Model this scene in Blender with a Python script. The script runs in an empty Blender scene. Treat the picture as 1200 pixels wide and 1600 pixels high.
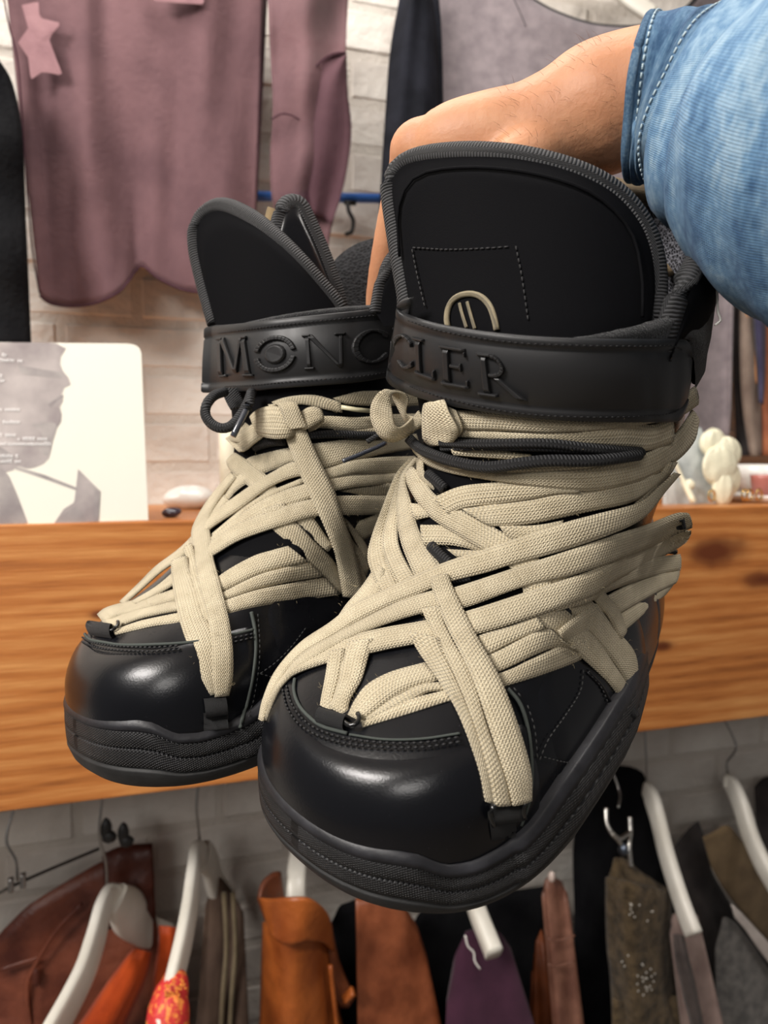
import bpy, bmesh, math, random
import numpy as np
from mathutils import Vector, Matrix
from mathutils.bvhtree import BVHTree
random.seed(4); RNG = np.random.default_rng(4)

# ------------------------------------------------------------------ camera, world, lights
F = 26/36*1600; CX, CY = 600.0, 800.0
CAM = np.array([0.0, 0.0, 1.45]); PITCH = math.radians(4.6)
_c, _s = math.cos(PITCH), math.sin(PITCH)
RC = np.array([[1, 0, 0], [0, _c, _s], [0, -_s, _c]])       # (right, forward, up) of the lens -> world
cd = bpy.data.cameras.new('camera'); cam = bpy.data.objects.new('camera', cd)
bpy.context.collection.objects.link(cam); bpy.context.scene.camera = cam
cd.lens = 26; cd.sensor_fit = 'VERTICAL'; cd.sensor_height = 36; cd.sensor_width = 27
cam.location = CAM; cam.rotation_euler = (math.pi/2 - PITCH, 0, 0)
cd.clip_start = .02
cd.dof.use_dof = True; cd.dof.focus_distance = .38; cd.dof.aperture_fstop = 9.0
sc = bpy.context.scene
sc.view_settings.view_transform = 'Standard'; sc.view_settings.look = 'None'
sc.view_settings.gamma = 1; sc.view_settings.use_curve_mapping = False
sc.view_settings.exposure = 0.0
w = bpy.data.worlds.new('world'); sc.world = w; w.use_nodes = True
w.node_tree.nodes['Background'].inputs[0].default_value = (1.0, .95, .92, 1)
w.node_tree.nodes['Background'].inputs[1].default_value = .14

def area(loc, target, size, power, col, size_y=None):
    l = bpy.data.lights.new('lamp', 'AREA'); l.energy = power; l.color = col
    l.shape = 'RECTANGLE'; l.size = size; l.size_y = size_y or size
    o = bpy.data.objects.new('ceiling_or_fill_lamp', l); bpy.context.collection.objects.link(o)
    o.location = loc
    o.rotation_euler = (Vector(target) - Vector(loc)).to_track_quat('-Z', 'Y').to_euler()
    return o
area((-1.35, -.62, 2.62), (0, .6, 1.3), .8, 70, (1, .955, .91), .6)
area((-.75, -2.3, 2.45), (0, 1.1, .9), .9, 20, (1, .96, .92), .5)  # added fill in place of bounce light, brightens the wall under the shelf
area((.95, .1, 2.62), (.2, .8, 1.3), .4, 9, (1, .95, .90), .3)
area((-.2, .72, 2.62), (.0, 1.2, 1.5), .9, 11, (1, .96, .92), .25)

# ------------------------------------------------------------------ helpers
def vdir(px, py): return RC @ np.array([(px-CX)/F, 1.0, -(py-CY)/F])
def at(px, py, d): return CAM + vdir(px, py)*d
def V(a): return Vector((float(a[0]), float(a[1]), float(a[2])))
def nrm(a): return a/(np.linalg.norm(a, axis=-1, keepdims=True)+1e-12)
# wall frame: the board's front face
A0 = at(0, 1045, .85)
wdir = np.array([math.cos(math.radians(16.6)), math.sin(math.radians(16.6)), 0.0])
wn = np.array([-wdir[1], wdir[0], 0.0])                     # into the wall
UP = np.array([0, 0, 1.0])
def onp(px, py, off=0.0):
    d = vdir(px, py); t = ((A0+wn*off-CAM)@wn)/(d@wn); return CAM+d*t
def wpt(s, off, z): return np.array([A0[0], A0[1], 0])+wdir*s+wn*off+UP*z
def cr(P, n):
    """Catmull-Rom through rows of P, n samples, arc spaced"""
    P = np.asarray(P, float)
    if len(P) == 1: return np.repeat(P, n, 0)
    if len(P) == 2: t = np.linspace(0, 1, n)[:, None]; return P[0]*(1-t)+P[1]*t
    Q = np.vstack([2*P[0]-P[1], P, 2*P[-1]-P[-2]])
    L = np.r_[0, np.cumsum(np.linalg.norm(np.diff(P, axis=0), axis=1))]; L /= L[-1]
    out = []
    for x in np.linspace(0, 1, n):
        i = min(int(np.searchsorted(L, x, 'right'))-1, len(P)-2); i = max(i, 0)
        t = (x-L[i])/max(L[i+1]-L[i], 1e-9)
        p0, p1, p2, p3 = Q[i], Q[i+1], Q[i+2], Q[i+3]
        out.append(.5*(2*p1+(p2-p0)*t+(2*p0-5*p1+4*p2-p3)*t*t+(3*p1-p0-3*p2+p3)*t**3))
    return np.array(out)
def lin(P, n):
    P = np.asarray(P, float); L = np.r_[0, np.cumsum(np.linalg.norm(np.diff(P, axis=0), axis=1))]; x = np.linspace(0, L[-1], n)
    return np.stack([np.interp(x, L, P[:, k]) for k in range(P.shape[1])], 1)
def smooth_rows(a, k, it=1):
    for _ in range(it):
        p = np.concatenate([np.repeat(a[:1], k, 0), a, np.repeat(a[-1:], k, 0)], 0)
        a = sum(p[i:i+len(a)] for i in range(2*k+1))/(2*k+1)
    return a
ROOTLOC = {}
def mk(name, verts, faces, mat, parent=None, uv=None, smooth=True, kind=None, label=None):
    verts = np.asarray(verts, float)
    base = ROOTLOC.get(parent.name if parent else None, np.zeros(3))
    me = bpy.data.meshes.new(name)
    me.from_pydata([tuple(map(float, v)) for v in (verts-base)], [], [tuple(map(int, f)) for f in faces])
    if uv is not None:
        ul = me.uv_layers.new(name='UVMap'); li = np.zeros(len(me.loops), int); me.loops.foreach_get('vertex_index', li)
        ul.data.foreach_set('uv', np.asarray(uv, float)[li].ravel())
    if smooth: me.polygons.foreach_set('use_smooth', [True]*len(me.polygons))
    me.materials.append(mat); me.update()
    o = bpy.data.objects.new(name, me); bpy.context.collection.objects.link(o)
    if parent: o.parent = parent; ROOTLOC[o.name] = base
    if kind: o['kind'] = kind
    if label: o['label'] = label
    return o
def tagt(o, label, cat, group=None):
    o['label'] = label; o['category'] = cat
    if group: o['group'] = group
    return o
def thing(name, label, cat, loc, group=None):
    o = bpy.data.objects.new(name, None); bpy.context.collection.objects.link(o)
    o.location = V(loc); o.empty_display_size = .02; ROOTLOC[o.name] = np.asarray(loc, float)
    return tagt(o, label, cat, group)
def grid_faces(nu, nv, wrap=False, off=0):
    f = []
    for i in range(nu-1):
        for j in range(nv if wrap else nv-1):
            k = (j+1) % nv
            f.append((off+i*nv+j, off+i*nv+k, off+(i+1)*nv+k, off+(i+1)*nv+j))
    return f
def fix(o):
    bm = bmesh.new(); bm.from_mesh(o.data); bmesh.ops.recalc_face_normals(bm, faces=bm.faces); bm.to_mesh(o.data); bm.free()
    return o
def tube_geo(P, r, n=10, flat=1.0, nref=None, caps=True):
    P = np.asarray(P, float); N = len(P); r = np.broadcast_to(np.asarray(r, float), (N,))
    T = nrm(np.gradient(P, axis=0)); ref = np.array([.3, .2, .93]) if nref is None else nref
    a = nrm(np.cross(T, np.broadcast_to(ref, T.shape))); b = np.cross(a, T)
    th = np.linspace(0, 2*np.pi, n, endpoint=False)
    v = P[:, None]+r[:, None, None]*(np.cos(th)[None, :, None]*a[:, None]+flat*np.sin(th)[None, :, None]*b[:, None])
    L = np.r_[0, np.cumsum(np.linalg.norm(np.diff(P, axis=0), axis=1))]
    uv = np.stack([np.broadcast_to(th/(2*np.pi), (N, n)), np.repeat(L[:, None]/.01, n, 1)], -1).reshape(-1, 2)
    f = grid_faces(N, n, True)
    if caps: f += [tuple(range(n))[::-1], tuple((N-1)*n+k for k in range(n))]
    return v.reshape(-1, 3), f, uv
def tube(name, P, r, mat, parent=None, n=10, flat=1.0, nref=None, **k):
    v, f, uv = tube_geo(P, r, n, flat, nref); return mk(name, v, f, mat, parent, uv, **k)
def join(geos):
    vs, fs, us, o = [], [], [], 0
    for g in geos:
        vs.append(g[0]); fs += [tuple(i+o for i in f) for f in g[1]]; o += len(g[0])
        us.append(g[2] if len(g) > 2 else np.zeros((len(g[0]), 2)))
    return np.vstack(vs), fs, np.vstack(us)
def box_geo(c, ax, ay, az, bev=0):
    c = np.asarray(c, float); v = [c+sx*ax+sy*ay+sz*az for sx in (-1, 1) for sy in (-1, 1) for sz in (-1, 1)]
    f = [(0, 1, 3, 2), (4, 6, 7, 5), (0, 4, 5, 1), (2, 3, 7, 6), (0, 2, 6, 4), (1, 5, 7, 3)]
    return np.array(v), f
def bevel(o, w, seg=2):
    m = o.modifiers.new('bevel', 'BEVEL'); m.width = w; m.segments = seg; m.limit_method = 'ANGLE'; return o
def solid(o, t, off=1):
    m = o.modifiers.new('solid', 'SOLIDIFY'); m.thickness = t; m.offset = off; return o
def sheet(name, A, B, place, mat, parent=None, nu=40, nv=30, thick=.0015, curve=True, **k):
    """surface between two pixel outlines A and B; place(px,py,s,t) gives the world point"""
    if all(q[1] == 1690 for q in B): B = [(p[0]+(q[0]-p[0])*k_, p[1]+(q[1]-p[1])*k_) for p, q in zip(lin(A, 24), lin(B, 24)) for k_ in [(2200-p[1])/(1690-p[1])]]; A = [tuple(p) for p in lin(A, 24)]; curve = False; nv = int(nv*1.6)
    elif A[-1][1] == 1690 and B[-1][1] == 1690: A, B = [list(P)+[(P[-1][0]+(P[-1][0]-P[-2][0])*.6, 2200)] for P in (A, B)]; nu = int(nu*1.5)
    a = (cr if curve else lin)(A, nu); b = (cr if curve else lin)(B, nu); v = []; uv = []
    for i in range(nu):
        for j in range(nv):
            t = j/(nv-1); p = a[i]*(1-t)+b[i]*t; v.append(place(p[0], p[1], i/(nu-1), t)); uv.append((i/(nu-1), t))
    o = mk(name, v, grid_faces(nu, nv), mat, parent, uv, **k)
    if thick: solid(o, thick, 0)
    return o

# ------------------------------------------------------------------ materials
def srgb(r, g, b):
    f = lambda c: (c/255/12.92) if c/255 <= .04045 else ((c/255+.055)/1.055)**2.4
    return (f(r), f(g), f(b), 1)
class M:
    def __init__(s, name, col, rough=.6, spec=.5, metal=0, coat=0, sheen=0):
        s.m = bpy.data.materials.new(name); s.m.use_nodes = True; s.t = s.m.node_tree; s.b = s.t.nodes['Principled BSDF']
        s.col = col; s.b.inputs['Base Color'].default_value = col; s.b.inputs['Roughness'].default_value = rough
        s.b.inputs['Specular IOR Level'].default_value = spec; s.b.inputs['Metallic'].default_value = metal
        s.b.inputs['Coat Weight'].default_value = coat; s.b.inputs['Sheen Weight'].default_value = sheen
        s.h = None
    def n(s, typ, **k):
        x = s.t.nodes.new(typ)
        for a, b in k.items():
            if a.startswith('_'): setattr(x, a[1:], b)
            else: x.inputs[a].default_value = b
        return x
    def l(s, a, b): s.t.links.new(a, b)
    def coord(s, which='Object', scale=(1, 1, 1), rot=(0, 0, 0)):
        c = s.n('ShaderNodeTexCoord'); m = s.n('ShaderNodeMapping'); m.inputs['Scale'].default_value = scale; m.inputs['Rotation'].default_value = rot
        s.l(c.outputs[which], m.inputs[0]); return m.outputs[0]
    def noise(s, scale, detail=4, vec=None, rough=.55, dist=0):
        x = s.n('ShaderNodeTexNoise', Scale=scale, Detail=detail, Roughness=rough, Distortion=dist)
        s.l(vec if vec is not None else s.coord(), x.inputs['Vector']); return x.outputs['Fac']
    def wave(s, scale, vec, d='X', dist=0, dscale=1):
        x = s.n('ShaderNodeTexWave', Scale=scale, Distortion=dist); x.bands_direction = d; x.inputs['Detail Scale'].default_value = dscale
        s.l(vec, x.inputs['Vector']); return x.outputs['Fac']
    def math(s, op, a, b=0.5):
        x = s.n('ShaderNodeMath', _operation=op)
        for i, q in enumerate((a, b)):
            if isinstance(q, (int, float)): x.inputs[i].default_value = q
            else: s.l(q, x.inputs[i])
        return x.outputs[0]
    def ramp(s, fac, stops):
        x = s.n('ShaderNodeValToRGB'); e = x.color_ramp.elements
        while len(e) < len(stops): e.new(.5)
        for q, (p, c) in zip(e, stops): q.position = p; q.color = c
        s.l(fac, x.inputs[0]); return x.outputs[0]
    def mix(s, fac, a, b, blend='MIX'):
        x = s.n('ShaderNodeMix', _data_type='RGBA'); x.blend_type = blend
        for i, q in ((0, fac), (6, a), (7, b)):
            if isinstance(q, (int, float, tuple)): x.inputs[i].default_value = q
            else: s.l(q, x.inputs[i])
        return x.outputs[2]
    def color(s, c): s.l(c, s.b.inputs['Base Color']); return s
    def rough(s, c, lo, hi):
        x = s.n('ShaderNodeMapRange'); x.inputs[3].default_value = lo; x.inputs[4].default_value = hi; s.l(c, x.inputs[0]); s.l(x.outputs[0], s.b.inputs['Roughness']); return s
    def bump(s, h, dist=.001, strength=1.0):
        x = s.n('ShaderNodeBump', Strength=strength, Distance=dist); s.l(h, x.inputs['Height'])
        if s.h is not None: s.l(s.h, x.inputs['Normal'])
        s.h = x.outputs[0]; s.l(s.h, s.b.inputs['Normal']); return s
def vary(m, a, b, scale=8, detail=4, lo=.35, hi=.65):
    return m.color(m.ramp(m.noise(scale, detail), [(lo, a), (hi, b)]))

def weave_mat(name, ca, cb, sx, sy, dist=.0003, rough=.9):
    m = M(name, ca, rough, .2, sheen=.15)
    a = m.wave(sx, m.coord('UV', (1, 1, 1), (0, 0, math.radians(45))), 'X'); b = m.wave(sx, m.coord('UV', (1, 1, 1), (0, 0, math.radians(45))), 'Y')
    c = m.wave(sy, m.coord('UV'), 'X', .6, 3)
    h = m.math('ADD', m.math('MULTIPLY', a, b), m.math('MULTIPLY', c, .35))
    m.color(m.ramp(m.math('ADD', m.math('MULTIPLY', h, .6), m.math('MULTIPLY', m.noise(90, 3), .5)), [(.2, cb), (.75, ca)]))
    return m.bump(h, dist).m
LACE = weave_mat('beige_lace', srgb(220, 208, 180), srgb(168, 154, 126), 3.0, 2.6, .0006)
TWILL = weave_mat('beige_twill', srgb(176, 152, 112), srgb(120, 98, 68), 5, 3)
def leather():
    m = M('black_leather', (.0035, .004, .0055, 1), .3, .34, coat=.03); m.b.inputs['Coat Roughness'].default_value = .18
    m.rough(m.noise(22, 6), .18, .33)
    m.bump(m.noise(9, 3), .0012, .5); m.bump(m.noise(900, 3), .00006)
    sp = m.ramp(m.noise(600, 2), [(.74, (0, 0, 0, 1)), (.78, (1, 1, 1, 1))])
    return m.color(m.mix(sp, (.004, .0044, .006, 1), (.03, .03, .035, 1))).m
LEATHER = leather()
def rubber(name, c, rough, tex):
    m = M(name, c, rough, .4)
    vary(m, c, (c[0]*2.2, c[1]*2.2, c[2]*2.2, 1), 60, 6, .4, .75)
    if tex:
        a = m.wave(1.3, m.coord('UV', (1, 1, 1), (0, 0, .9)), 'X'); b = m.wave(1.3, m.coord('UV', (1, 1, 1), (0, 0, -.9)), 'X')
        m.bump(m.math('MULTIPLY', a, b), .0008)
    return m.bump(m.noise(300, 4), .0002).m
RIM = rubber('smooth_rubber', (.014, .014, .0165, 1), .45, False)
KNURL = rubber('knurled_rubber', (.008, .008, .009, 1), .5, True)
OUTS = rubber('outsole_rubber', (.010, .010, .010, 1), .62, False)
m = M('matte_black_rubber', (.017, .017, .018, 1), .45, .42); m.bump(m.noise(500, 2), .00003); STRAP = m.m
m = M('black_softshell', (.005, .005, .0058, 1), .85, .04); m.bump(m.noise(1500, 2), .0001); SOFT = m.m
def fuzz(name, c):
    m = M(name, c, .95, .1, sheen=.3); m.bump(m.noise(1300, 4), .0012); return m.m
VELCRO = fuzz('black_velcro', (.012, .012, .013, 1))
def ribbed(name, c, c2, sc):
    m = M(name, c, .7, .35)
    a = m.wave(sc, m.coord('UV', (1, 1, 1), (0, 0, .5)), 'Y'); b = m.wave(1.5, m.coord('UV'), 'X')
    h = m.math('ADD', a, m.math('MULTIPLY', b, .3))
    m.color(m.ramp(h, [(.2, c), (1.0, c2)])); return m.bump(h, .0006).m
BIND = ribbed('ribbed_black_binding', (.006, .006, .006, 1), (.055, .055, .058, 1), 2.1)  # paler rib tops paint a highlight into the binding colour
CORD = ribbed('braided_black_cord', (.008, .008, .009, 1), (.035, .035, .037, 1), 2.2)
def meshfab(name, c, c2, sc):
    m = M(name, c, .85, .2)
    x = m.n('ShaderNodeTexVoronoi', Scale=sc); m.l(m.coord(), x.inputs['Vector'])
    m.color(m.ramp(x.outputs['Distance'], [(.12, (.004, .004, .004, 1)), (.32, c), (.7, c2)])); return m.bump(x.outputs['Distance'], .001).m
MESHG = meshfab('grey_spacer_mesh', (.06, .06, .07, 1), (.16, .16, .18, 1), 700)
MESHB = meshfab('black_spacer_mesh', (.007, .007, .008, 1), (.018, .018, .020, 1), 420)
THREAD = M('black_thread', (.011, .011, .012, 1), .6, .4).m
GTHREAD = M('grey_thread', (.035, .035, .035, 1), .7, .3).m
RAW = M('raw_leather_edge', (.06, .068, .062, 1), .8, .2).m
GLOSS = M('gloss_black_metal', (.01, .01, .01, 1), .15, .6).m
AGL = M('clear_dark_aglet', (.05, .055, .07, 1), .12, .8, coat=.5).m
AGLW = M('pale_plastic_aglet', srgb(205, 198, 165), .3, .5).m
EMB = weave_mat('beige_embroidery', srgb(196, 182, 150), srgb(120, 108, 84), 6, 8)
# ------------------------------------------------------------------ the boots: one lofted last, two poses
BASE = np.array([[0.0, 0.02271, 0.29893, 0.05344], [0.012, 0.00557, 0.31084, 0.06368], [0.04, 0.00113, 0.31364, 0.06536], [0.041, 0.00557, 0.31066, 0.06046], [0.06, 0.00682, 0.3071, 0.06096], [0.078, 0.01608, 0.30405, 0.05639], [0.09, 0.03793, 0.30065, 0.05002], [0.105, 0.07465, 0.29653, 0.04793], [0.13, 0.11021, 0.29227, 0.05091], [0.16, 0.13781, 0.28983, 0.05438], [0.19, 0.15047, 0.28773, 0.05616], [0.22, 0.15377, 0.28777, 0.05978], [0.25, 0.15531, 0.28785, 0.06284], [0.29, 0.15686, 0.28838, 0.06444]])
SP = (1.19883, 0.88724, 0.90507, 1.13743, 0.00874)
POSE_F = (0.34407, 0.24626, -0.84134, -0.03707, 0.34606, -0.1786); LEAN_F = (0.01017, -0.1443)
POSE_L = (0.19693, 0.04091, -0.82289, -0.16913, 0.41535, -0.15554); LEAN_L = (-0.01628, 0.02038)
NR, NU = 90, 96
U = np.linspace(0, 2*np.pi, NU, endpoint=False)
ROWZ = np.interp(np.linspace(0, 1, NR), np.linspace(0, 1, len(BASE)), BASE[:, 0])
def rot3(a, b, c):
    X = np.array([[1, 0, 0], [0, math.cos(a), -math.sin(a)], [0, math.sin(a), math.cos(a)]])
    Y = np.array([[math.cos(b), 0, math.sin(b)], [0, 1, 0], [-math.sin(b), 0, math.cos(b)]])
    Z = np.array([[math.cos(c), -math.sin(c), 0], [math.sin(c), math.cos(c), 0], [0, 0, 1]])
    return Z@X@Y
class Boot:
    def __init__(s, pose, lean, dx=0, widen=0.0):
        ws, hs, ts, sw, shy = SP; zz = ROWZ
        yf = np.interp(zz, BASE[:, 0], BASE[:, 1]); yb = np.interp(zz, BASE[:, 0], BASE[:, 2]); wd = np.interp(zz, BASE[:, 0], BASE[:, 3])
        k = np.clip((zz-.09)/.08, 0, 1); wd = wd*(ws*(1-k)+sw*k)+widen*(1-k); yf = yf-k*shy
        Z = np.where(zz < .09, zz*ts, .09*ts+(zz-.09)*hs)
        yc = np.maximum((1-k)*.10+k*(yf+yb)/2, yf+.03)
        c = np.cos(U)[None]; sn = np.sin(U)[None]; cc = np.sign(c)*abs(c)**.8; ss = np.sign(sn)*abs(sn)**.85
        Y = np.where(c > 0, yc[:, None]-(yc-yf)[:, None]*cc, yc[:, None]-(yb-yc)[:, None]*cc)
        t = np.clip((Y-yc[:, None])/(yb-yc)[:, None], 0, 1)
        X = wd[:, None]*ss*(1-(1-k[:, None])*.25*t)
        lz = np.clip(Z-.10, 0, None)[:, None]; X = X+lean[0]*lz; Y = Y+lean[1]*lz
        L = np.stack([X, Y, np.repeat(Z[:, None], NU, 1)], -1)
        i0 = 21; L[i0:] = smooth_rows(L[i0-1:], 2, 2)[1:]; s.local = L
        s.R = RC@rot3(*pose[:3]); s.T = CAM+RC@np.array(pose[3:6]); s.pose = pose; s.lean = lean
        s.S = s.world(L)
        s.up = nrm(s.S[-1].mean(0)-s.S[-8].mean(0))
        s.bvh = BVHTree.FromPolygons([V(p) for p in s.S.reshape(-1, 3)], grid_faces(NR, NU, True))
        s.cen = s.S.mean((0, 1))
    def world(s, L): return L@s.R.T+s.T
    def surf(s, u, z, off=0.0):
        if z < .0425: return s.surf(u, .0425, off)+s.R@np.array([0, 0, (z-.0425)*SP[2]])
        fi = np.interp(z, ROWZ, np.arange(NR)); fj = (u % 360)/360*NU
        def P(a, b):
            a = min(max(a, 0), NR-1.001); i = int(a); j = int(b) % NU; x = a-i; y = b-math.floor(b); j2 = (j+1) % NU
            S = s.S; return (S[i, j]*(1-x)+S[i+1, j]*x)*(1-y)+(S[i, j2]*(1-x)+S[i+1, j2]*x)*y
        p = P(fi, fj)
        if off:
            n = np.cross(P(fi, fj+1)-P(fi, fj-1), P(fi+1, fj)-P(fi-1, fj)); n = nrm(n)
            if n@(p-s.cen_at(fi)) < 0: n = -n
            p = p+n*off
        return p
    def cen_at(s, fi): return s.S[int(min(fi, NR-1))].mean(0)
    def ext(s, u, h, off=0.0):
        """shaft carried on above its last ring"""
        fj = (u % 360)/360*NU; j = int(fj) % NU; y = fj-int(fj); p = s.S[-1, j]*(1-y)+s.S[-1, (j+1) % NU]*y
        c = s.S[-1].mean(0); r = nrm(p-c-s.up*((p-c)@s.up)); return p+s.up*h+r*off
    def hit(s, px, py):
        d = vdir(px, py); dn = np.linalg.norm(d); q = s.bvh.ray_cast(V(CAM), V(d/dn))
        if q[0] is not None:
            n = np.array(q[1]); n = -n if n@d > 0 else n
            return q[3]/dn, n, True
        best = None
        for t in np.linspace(.22, .75, 40):
            r = s.bvh.find_nearest(V(CAM+d*t))
            if best is None or r[3] < best[0]: best = (r[3], t, np.array(r[0]))
        _, t, p = best; return t, nrm(CAM+d*t-p), False
BF = Boot(POSE_F, LEAN_F, widen=.003); BL = Boot(POSE_L, LEAN_L, widen=.001)

def on_boot(b, px, py, off=.001, mixv=.5):
    t, n, ok = b.hit(px, py); d = vdir(px, py); return CAM+d*t+nrm(n*(1-mixv)-nrm(d)*mixv)*off
LAY0, LAYS = .0008, .0017
def lace(b, root, pairs, layer, name='lace', mat=None, th=.0015, dens=7., sm=4, twist=0):
    P = np.array(pairs, float); A = P[:, :2]; B = P[:, 2:]
    mid = (A+B)/2; Lp = np.linalg.norm(np.diff(mid, axis=0), axis=1).sum(); N = int(max(8, Lp/dens))
    C = cr(np.hstack([A, B]), N); A = C[:, :2]; B = C[:, 2:]; K = 5
    T = np.zeros((N, K)); NN = np.zeros((N, K, 3)); D = np.zeros((N, K, 3))
    for i in range(N):
        for k in range(K):
            px, py = A[i]*(1-k/4)+B[i]*k/4; T[i, k], NN[i, k], _ = b.hit(px, py); D[i, k] = vdir(px, py)
    T = smooth_rows(T, sm, 2); T = smooth_rows(T.T, 1, 1).T
    NN = nrm(smooth_rows(NN, 4, 2)); NN = nrm(NN.mean(1, keepdims=True)+.4*NN-.6*nrm(D))
    lay = layer if np.isscalar(layer) else np.interp(np.linspace(0, 1, N), np.linspace(0, 1, len(layer)), layer)
    lay = np.broadcast_to(np.asarray(lay, float), (N,))[:, None, None]
    off = LAY0+np.where(lay > 0, LAYS, .0005)*lay
    pos = CAM+D*T[..., None]
    dome = np.array([-.2, .36, .45, .36, -.2])[None, :, None]*th*.8
    top = pos+NN*(off+dome); bot = pos[:, [4, 0]]+NN[:, [4, 0]]*(off-th)
    ring = np.concatenate([top, bot], 1)
    L = np.r_[0, np.cumsum(np.linalg.norm(np.diff(pos[:, 2], axis=0), axis=1))]
    wm = max(np.linalg.norm(pos[:, 0]-pos[:, 4], axis=1).mean(), .003)
    uu = np.array([0, .25, .5, .75, 1, 1, 0])*wm/.012
    uv = np.stack([np.broadcast_to(uu, (N, 7)), np.repeat(L[:, None]/.012, 7, 1)], -1).reshape(-1, 2)
    f = grid_faces(N, 7, True)+[tuple(range(7))[::-1], tuple((N-1)*7+k for k in range(7))]
    return mk(name, ring.reshape(-1, 3), f, mat or LACE, root, uv)
def ps(txt): return [tuple(float(x) for x in q.replace('|', ',').split(',')) for q in txt.split()]
def px_line(b, pts, off=.001, dens=5., curve=True):
    P = np.array(pts, float); n = int(max(3, np.linalg.norm(np.diff(P, axis=0), axis=1).sum()/dens))
    C = (cr if curve else lin)(P, n); q = np.array([on_boot(b, x, y, off) for x, y in C])
    return smooth_rows(q, 1, 1) if n > 6 else q
def stitches(b, root, lines, mat, off=.0012, pitch=.0032, r=.00045, duty=.68):
    geos = []
    for pts in lines:
        q = px_line(b, pts, off); L = np.r_[0, np.cumsum(np.linalg.norm(np.diff(q, axis=0), axis=1))]
        for s0 in np.arange(0, L[-1]-pitch*duty, pitch):
            s_ = np.linspace(s0, s0+pitch*duty, 3); p = np.stack([np.interp(s_, L, q[:, k]) for k in range(3)], 1)
            p[1] += nrm(CAM-p[1])*.0003; geos.append(tube_geo(p, [r*.6, r, r*.6], 5))
    v, f, uv = join(geos); return mk('stitching', v, f, mat, root, uv, kind='stuff')
def patch(b, root, name, us, zlo, zhi, off, nz, mat, edge=True):
    """shell over the last between z curves, its border turned in"""
    nu = len(us); v = []; uv = []
    ks = np.linspace(0, 1, nz)
    for i, u in enumerate(us):
        a, c = zlo(u), zhi(u)
        for j, k in enumerate(ks):
            o = off
            if edge and (j in (0, nz-1) or i in (0, nu-1)): o = -.002
            v.append(b.surf(u, a+(c-a)*k, o)); uv.append((u/20., k*3))
    return mk(name, v, grid_faces(nu, nz), mat, root, uv)

WZ_U = [0, 34, 41, 49, 58, 68, 77, 82, 89, 100, 112, 122, 150, 180]; WZ_Z = [.0505, .0515, .0490, .0402, .0378, .0388, .0425, .0470, .0555, .0610, .0600, .050, .048, .050]
def wz(u): u = abs((u+180) % 360-180); return float(np.interp(u, WZ_U, WZ_Z))
BF.spring = (.005, .008); BL.spring = (.004, .003)
def build_sole(b, root, ex=-.0022):
    us = np.arange(0, 360, 2.5); i0 = int(np.interp(.03, ROWZ, np.arange(NR)))
    fr = [(0, -.014), (.0, -.004), (.04, .0002), (.12, .0030), (.28, .0046), (.31, .0044), (.325, .0006), (.345, .0006), (.36, .0044), (.45, .0042), (.56, .0038), (.575, .0036), (.588, .0006), (.605, .0006), (.62, .0036), (.72, .0030), (.83, .0024), (.84, .0008), (.855, .0026), (.92, .0016), (.985, .0002), (1.0, -.0010), (1.0, -.009)]
    def ring(f, o, nb):
        out = []
        for k, u in enumerate(us):
            a = math.radians(u); wob = .03*math.sin(3*a+.6)*math.sin(math.pi*f)
            z = (f+wob)*wz(u)*SP[2]
            if f > .8: z = z
            toe = (b.spring[0]+b.spring[1]*max(0, math.cos(a))**2)*(1-f)               # toe spring
            fj = u/360*NU; j = int(fj) % NU; y = fj-int(fj); p = b.local[i0, j]*(1-y)+b.local[i0, (j+1) % NU]*y
            p2 = b.local[i0, (j+1) % NU]; p0 = b.local[i0, (j-1) % NU]; t = p2-p0; n = np.array([t[1], -t[0], 0]); n = nrm(n)
            c = b.local[i0].mean(0)
            if n@(p-c) < 0: n = -n
            au = abs((u+180) % 360-180); e = ex-float(np.interp(au, [104, 122, 150, 180], [0, .008, .006, .002]))+(.0018 if abs((u+180) % 360-180) > 70 and abs((u+180) % 360-180) < 120 and f > .35 else 0)
            q = p+n*(o+e); q = np.array([q[0], q[1], z+toe]); out.append(q)
        return out
    def part(name, sel, mat):
        v, uv = [], []
        for k, (f, o) in enumerate(sel):
            r = ring(f, o, 0); v += [b.world(q) for q in r]; uv += [(u/4.2, f*9) for u in us]
        ff = grid_faces(len(sel), len(us), True)
        if name == 'outsole': ff.append(tuple(range(len(us))))
        o = mk(name, v, ff, mat, root, uv); return fix(o)
    s = part('outsole', fr[:8], OUTS)
    part('lower_midsole', fr[7:14], KNURL); part('upper_midsole', fr[13:18], KNURL); part('sole_rim', fr[17:], RIM)

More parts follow.
